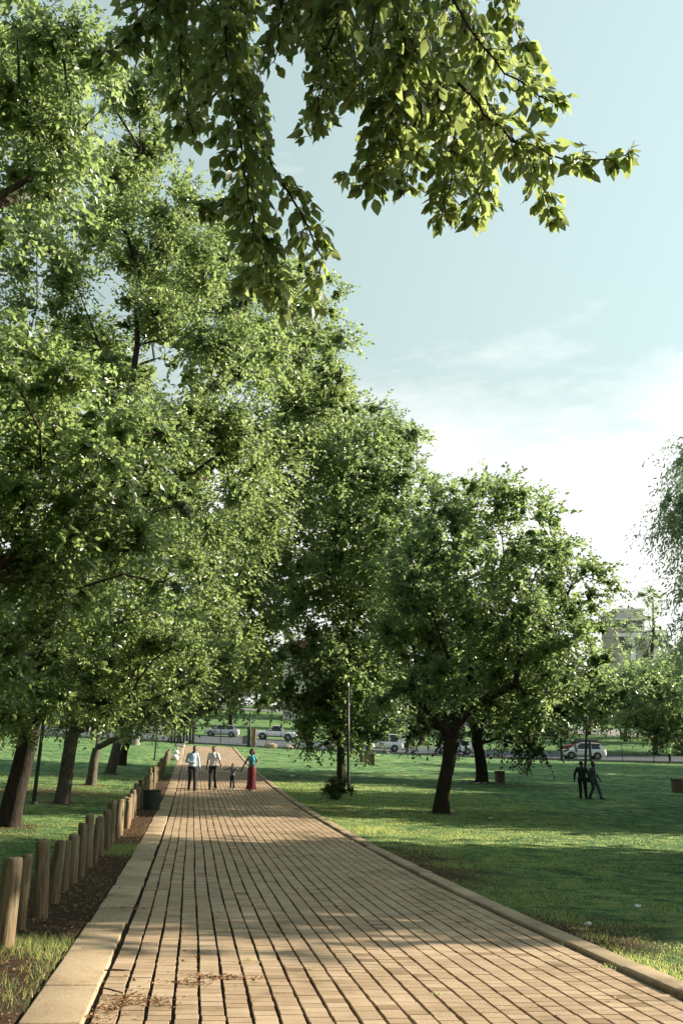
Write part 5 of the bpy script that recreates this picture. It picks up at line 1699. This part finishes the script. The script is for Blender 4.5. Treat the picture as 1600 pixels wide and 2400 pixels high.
# ------------------------------------------------------------------ buildings far off
def tower():
    D = 190.0
    a = W(1443, 1432, D); c = W(1506, 1432, D)
    x0, x1, y0 = a[0], c[0], a[1]
    zt = a[2]; zb_ = float(hgt(x0, y0)) - 1
    root = empty('tower_block', (x0, y0, zb_))
    H = zt - zb_; w = x1 - x0
    MB().box(0, w, 0, 12, 0, H).build('wall', M['render2'], root)
    px = D / F
    MB().box(-.3, w + .3, -.3, 12.3, H + .002, H + .5).build('parapet', M['render'], root)
    # lower wing with pale columns and glazed bands
    wing_h = H - 46 * px
    MB().box(w + .01, w + 48 * px, -1.2, 10, 0, wing_h).build('wing', M['render'], root)
    for i, (dx0, dx1, dy0, dy1) in enumerate([(3, 60, 48, 56), (3, 22, 24, 44), (26, 58, 24, 40), (3, 20, 62, 96), (36, 60, 62, 90)]):
        MB().box(dx0 * px, dx1 * px, -.12, .2, H - dy1 * px, H - dy0 * px).build('window', M['glass'], root)
    MB().box(-.6, w + .6, -.9, -.02, H - 22 * px, H - 18 * px).build('balcony_slab', M['white'], root)
    MB().box(-.6, w + .6, -.9, -.02, H - 61 * px, H - 52 * px).build('balcony_slab', M['white'], root)
    MB().box(22 * px, 34 * px, -1.0, -.02, 0, H - 62 * px).build('column', M['white'], root)
    for k in range(4):
        MB().box(w + (4 + k * 11) * px, w + (11 + k * 11) * px, -1.32, -1.0, wing_h - 40 * px, wing_h - 12 * px).build('window', M['glass'], root)
    tag(root, 'beige tower block with pale balcony bands rising behind the trees at right', 'building')
tower()


def house():
    D = 175.0
    p = W(760, 1560, D); zb_ = float(hgt(p[0], p[1]))
    root = empty('house', (p[0], p[1], zb_))
    t = W(760, 1500, D)[2] - zb_
    MB().box(-8, 8, 0, 9, -.5, t - 2.4).build('wall', M['render'], root)
    MB().prism([(-8.6, t - 2.4), (8.6, t - 2.4), (6.5, t), (-6.5, t)], -.6, 9.6).build('roof', M['roof_tile'], root)
    for k in range(4): MB().box(-6.4 + k * 3.6, -4.6 + k * 3.6, -.08, .1, t - 5.2, t - 3.4).build('window', M['glass'], root)
    tag(root, 'pale house with red tiled roof glimpsed through the trees', 'building')
house()

# ------------------------------------------------------------------ litter, stick, fallen leaves
def scrap(px, r, label, seed):
    rg = np.random.default_rng(seed)
    b, D = G(*px)
    n = 9; a = np.arange(n) * 2 * math.pi / n
    V = [(0, 0, .05 * r + .02)]
    rr = r * rg.uniform(.6, 1.1, n)
    V += [(rr[i] * math.cos(a[i]), rr[i] * .7 * math.sin(a[i]), .015 + r * rg.uniform(0, .35)) for i in range(n)]
    V += [(0, 0, 0)] + [(V[1+i][0] * .9, V[1+i][1] * .9, 0.002) for i in range(n)]
    Fc = [(0, 1 + i, 1 + (i + 1) % n) for i in range(n)] + [(1 + i, n + 2 + i, n + 2 + (i + 1) % n, 1 + (i + 1) % n) for i in range(n)]
    tag(MB().add(V, Fc).build('litter_scrap', M['white'], None, False, b), label, 'litter', 'white scraps on the grass')


for i, (x, y, r, lab) in enumerate([
    (687, 1820, .22, 'largest white scrap on the lawn right of the walkers'), (885, 1770, .16, 'white bag left of its neighbour beyond the brown bins'), (898, 1771, .17, 'white bag right of its neighbour beyond the brown bins'),
    (948, 1840, .09, 'small white scrap between lamp post and spreading tree'), (1072, 1850, .18, 'flat white scrap beside the spreading tree trunk'), (1552, 1822, .28, 'long pale scrap on the lawn above the right bin'),
    (1148, 1918, .09, 'white scrap on the dark lawn right of the spreading tree'), (1492, 2126, .06, 'white paper sliver on the near right lawn'), (45, 1934, .08, 'white scrap by the big leaning trunk'),
    (310, 1801, .09, 'white scrap on the left lawn under the farthest trunks'), (456, 1741, .16, 'white scrap at the path end before the gate'), (1376, 2168, .05, 'crumpled pale scrap in the worn soil beside the right kerb')]):
    scrap((x, y), r, lab, 600 + i)


def scatter_quads(name, label, spots, n, L, mat, seed, kind='stuff', lift=.004, path_z=0.0):
    """little curled scraps strewn about; spots: (x, y, rx, ry, weight)"""
    rg = np.random.default_rng(seed)
    w = NP([q[4] for q in spots], float); w /= w.sum()
    k = rg.choice(len(spots), n, p=w)
    sp = NP([q[:4] for q in spots])
    X = sp[k, 0] + rg.normal(0, 1, n) * sp[k, 2]; Y = sp[k, 1] + rg.normal(0, 1, n) * sp[k, 3]
    Z = hgt(X, Y) + lift + path_z
    a = rg.uniform(0, 6.28, n); l = L * rg.uniform(.5, 1.3, n)
    d = np.stack([np.cos(a), np.sin(a), rg.normal(0, .25, n)], -1); sd = np.stack([-np.sin(a), np.cos(a), rg.normal(0, .4, n)], -1)
    p = np.stack([X, Y, Z], -1)
    V = np.stack([p, p + d * l[:, None] * .5 + sd * l[:, None] * .28, p + d * l[:, None], p + d * l[:, None] * .5 - sd * l[:, None] * .28], 1)
    low = V[:, :, 2].min(1) - (Z)
    V[:, :, 2] -= np.minimum(low, 0)[:, None]
    V[:, 1, 2] += l * .12; V[:, 3, 2] += l * .12
    o = link(name, mesh_np(name, V.reshape(-1, 3), np.arange(4 * n).reshape(-1, 4)), mat)
    tag(o, label, kind=kind)
    return o


def gspot(x, y, rx, ry, w):
    b, D = G(x, y); return (b[0], b[1], rx, ry, w)


scatter_quads('fallen_leaves', 'brown dead leaves drifted on the path and along its kerb',
              [gspot(520, 2292, .16, .05, 3), gspot(440, 2305, .10, .05, 1.5), gspot(335, 2345, .12, .08, 2.5), gspot(250, 2370, .06, .16, 2), gspot(290, 2345, .05, .2, 1), gspot(300, 2130, .12, .07, 1.6), gspot(420, 1995, .2, .15, .8),
               gspot(380, 2200, .3, 1.2, .3), gspot(640, 2150, .8, 1.5, .3)], 900, .028, M['dead'], 3)
scatter_quads('soil_litter', 'dead leaf litter and chips on the bare soil by the bollards',
              [(*ST(s_, -0.85), .32, .8, 1.0) for s_ in np.arange(6, 26, 1.2)] + [(*ST(s_, 6.0), .8, 1.2, .5) for s_ in np.arange(9, 22, 2)], 5200, .030, M['dead'], 4)
scatter_quads('lawn_leaves', 'dry fallen leaves scattered over the lawn',
              [(*ST(s_, t_), 2.2, 2.6, 1.0) for s_ in np.arange(8, 34, 4.0) for t_ in (6.5, 9.5, -3.5, -6.5)], 1500, .055, M['dead'], 5, lift=.02)
scatter_quads('litter', 'white litter strewn round the evergreen trunk and its bin',
              [gspot(1150, 1836, 1.0, .35, 2), gspot(1105, 1836, .6, .3, 1)], 70, .16, M['white'], 6)
b, D = G(275, 2289)
tag(MB().tube([(-.10, 0, .045), (-.03, .01, .046), (.04, .0, .045), (.10, -.004, .046)], [.005, .008, .007, .003], 6).build('stick', M['stick'], None, True, b), 'short dark stick lying on the left kerb', 'stick')
b, D = G(258, 2330)
tag(MB().tube([(-.09, .05, .03), (-.01, .01, .03), (.10, -.03, .015)], [.003, .006, .005], 6).build('stick', M['stick'], None, True, b), 'dark twig lying across the paver joint near the left kerb', 'stick')

# ------------------------------------------------------------------ grass blades
def build_grass():
    rg = np.random.default_rng(12)
    n = 260000
    # positions thinned with distance
    u = rg.uniform(0, 1, n)
    S = 5.5 * (48 / 5.5) ** u
    side = rg.uniform(0, 1, n) < .66
    T = np.where(side, 4.62 + rg.exponential(1, n) ** 1.0 * (S * .17 + .25), -.42 - rg.uniform(0, 1, n) * (.6 + S * .22))
    keep = (T < 15) & (rg.uniform(0, 1, n) > soil_at(S, T) * 1.25 - .06)
    S, T = S[keep], T[keep]
    # leggy tufts along kerbs and bollards
    tufts = []
    for x, y, k, sp in [(300, 1990, 900, .22), (280, 2000, 500, .2), (60, 2215, 420, .16), (120, 2230, 420, .2), (150, 2215, 160, .1), (40, 2330, 500, .3), (160, 2270, 360, .16), (200, 2250, 220, .12),
                        (1480, 2262, 260, .14), (1440, 2240, 120, .09), (1560, 2300, 260, .14), (1400, 2205, 160, .14), (1300, 2150, 160, .2), (870, 1948, 500, .3), (1000, 1990, 250, .35), (1060, 2030, 250, .3)]:
        b, D = G(x, y); s0, t0 = to_st(b[0], b[1])
        tufts.append(np.stack([rg.normal(s0, sp * 1.3, k), rg.normal(t0, sp, k), np.ones(k)], -1))
    tf = np.concatenate(tufts)
    tf = tf[(tf[:, 1] < -.40) | (tf[:, 1] > 4.61)]
    tall = np.concatenate([np.zeros(len(S)), tf[:, 2]])
    S = np.concatenate([S, tf[:, 0]]); T = np.concatenate([T, tf[:, 1]])
    X, Y = ST(S, T)
    m = len(S)
    h = rg.uniform(.014, .034, m) * (.75 + Y / 60) * (1 + .8 * tall) + tall * rg.uniform(.015, .055, m)
    wd = np.clip(.0024 * Y / 7, .0024, .016)
    a = rg.uniform(0, 6.28, m)
    sd = np.stack([np.cos(a), np.sin(a), np.zeros(m)], -1) * wd[:, None]
    ln = np.stack([rg.normal(0, .5, m), rg.normal(0, .5, m), np.ones(m)], -1) * h[:, None]
    p = np.stack([X, Y, hgt(X, Y) - .006], -1)
    V = np.stack([p - sd, p + sd, p + ln], 1).reshape(-1, 3)
    o = link('grass', mesh_np('grass', V, np.arange(3 * m).reshape(-1, 3)), M['grass'])
    tag(o, 'short mown grass and weeds beside the path', kind='stuff')


build_grass()
# weeds growing in the joints at the right kerb and in the middle of the path
rg = np.random.default_rng(15)
VV = []
for x, y, k, sp, hh in [(1450, 2254, 70, .07, .05), (1430, 2268, 50, .06, .035), (1350, 2215, 60, .08, .045), (1390, 2222, 50, .07, .035), (1325, 2205, 40, .06, .04), (528, 2180, 26, .03, .03), (590, 2252, 40, .05, .02), (1020, 2330, 20, .04, .02)]:
    b, D = G(x, y)
    for _ in range(k):
        p = b + NP([rg.normal(0, sp), rg.normal(0, sp * .7), 0]); p[2] = float(hgt(p[0], p[1])) - .005
        a = rg.uniform(0, 6.28); q = NP([math.cos(a), math.sin(a), 0]) * .005
        VV += [p - q, p + q, p + NP([rg.normal(0, .4), rg.normal(0, .4), 1]) * hh * rg.uniform(.5, 1.2)]
tag(link('weeds', mesh_np('weeds', NP(VV), np.arange(len(VV)).reshape(-1, 3)), M['grass']), 'small weeds growing from the paver joints', kind='stuff')
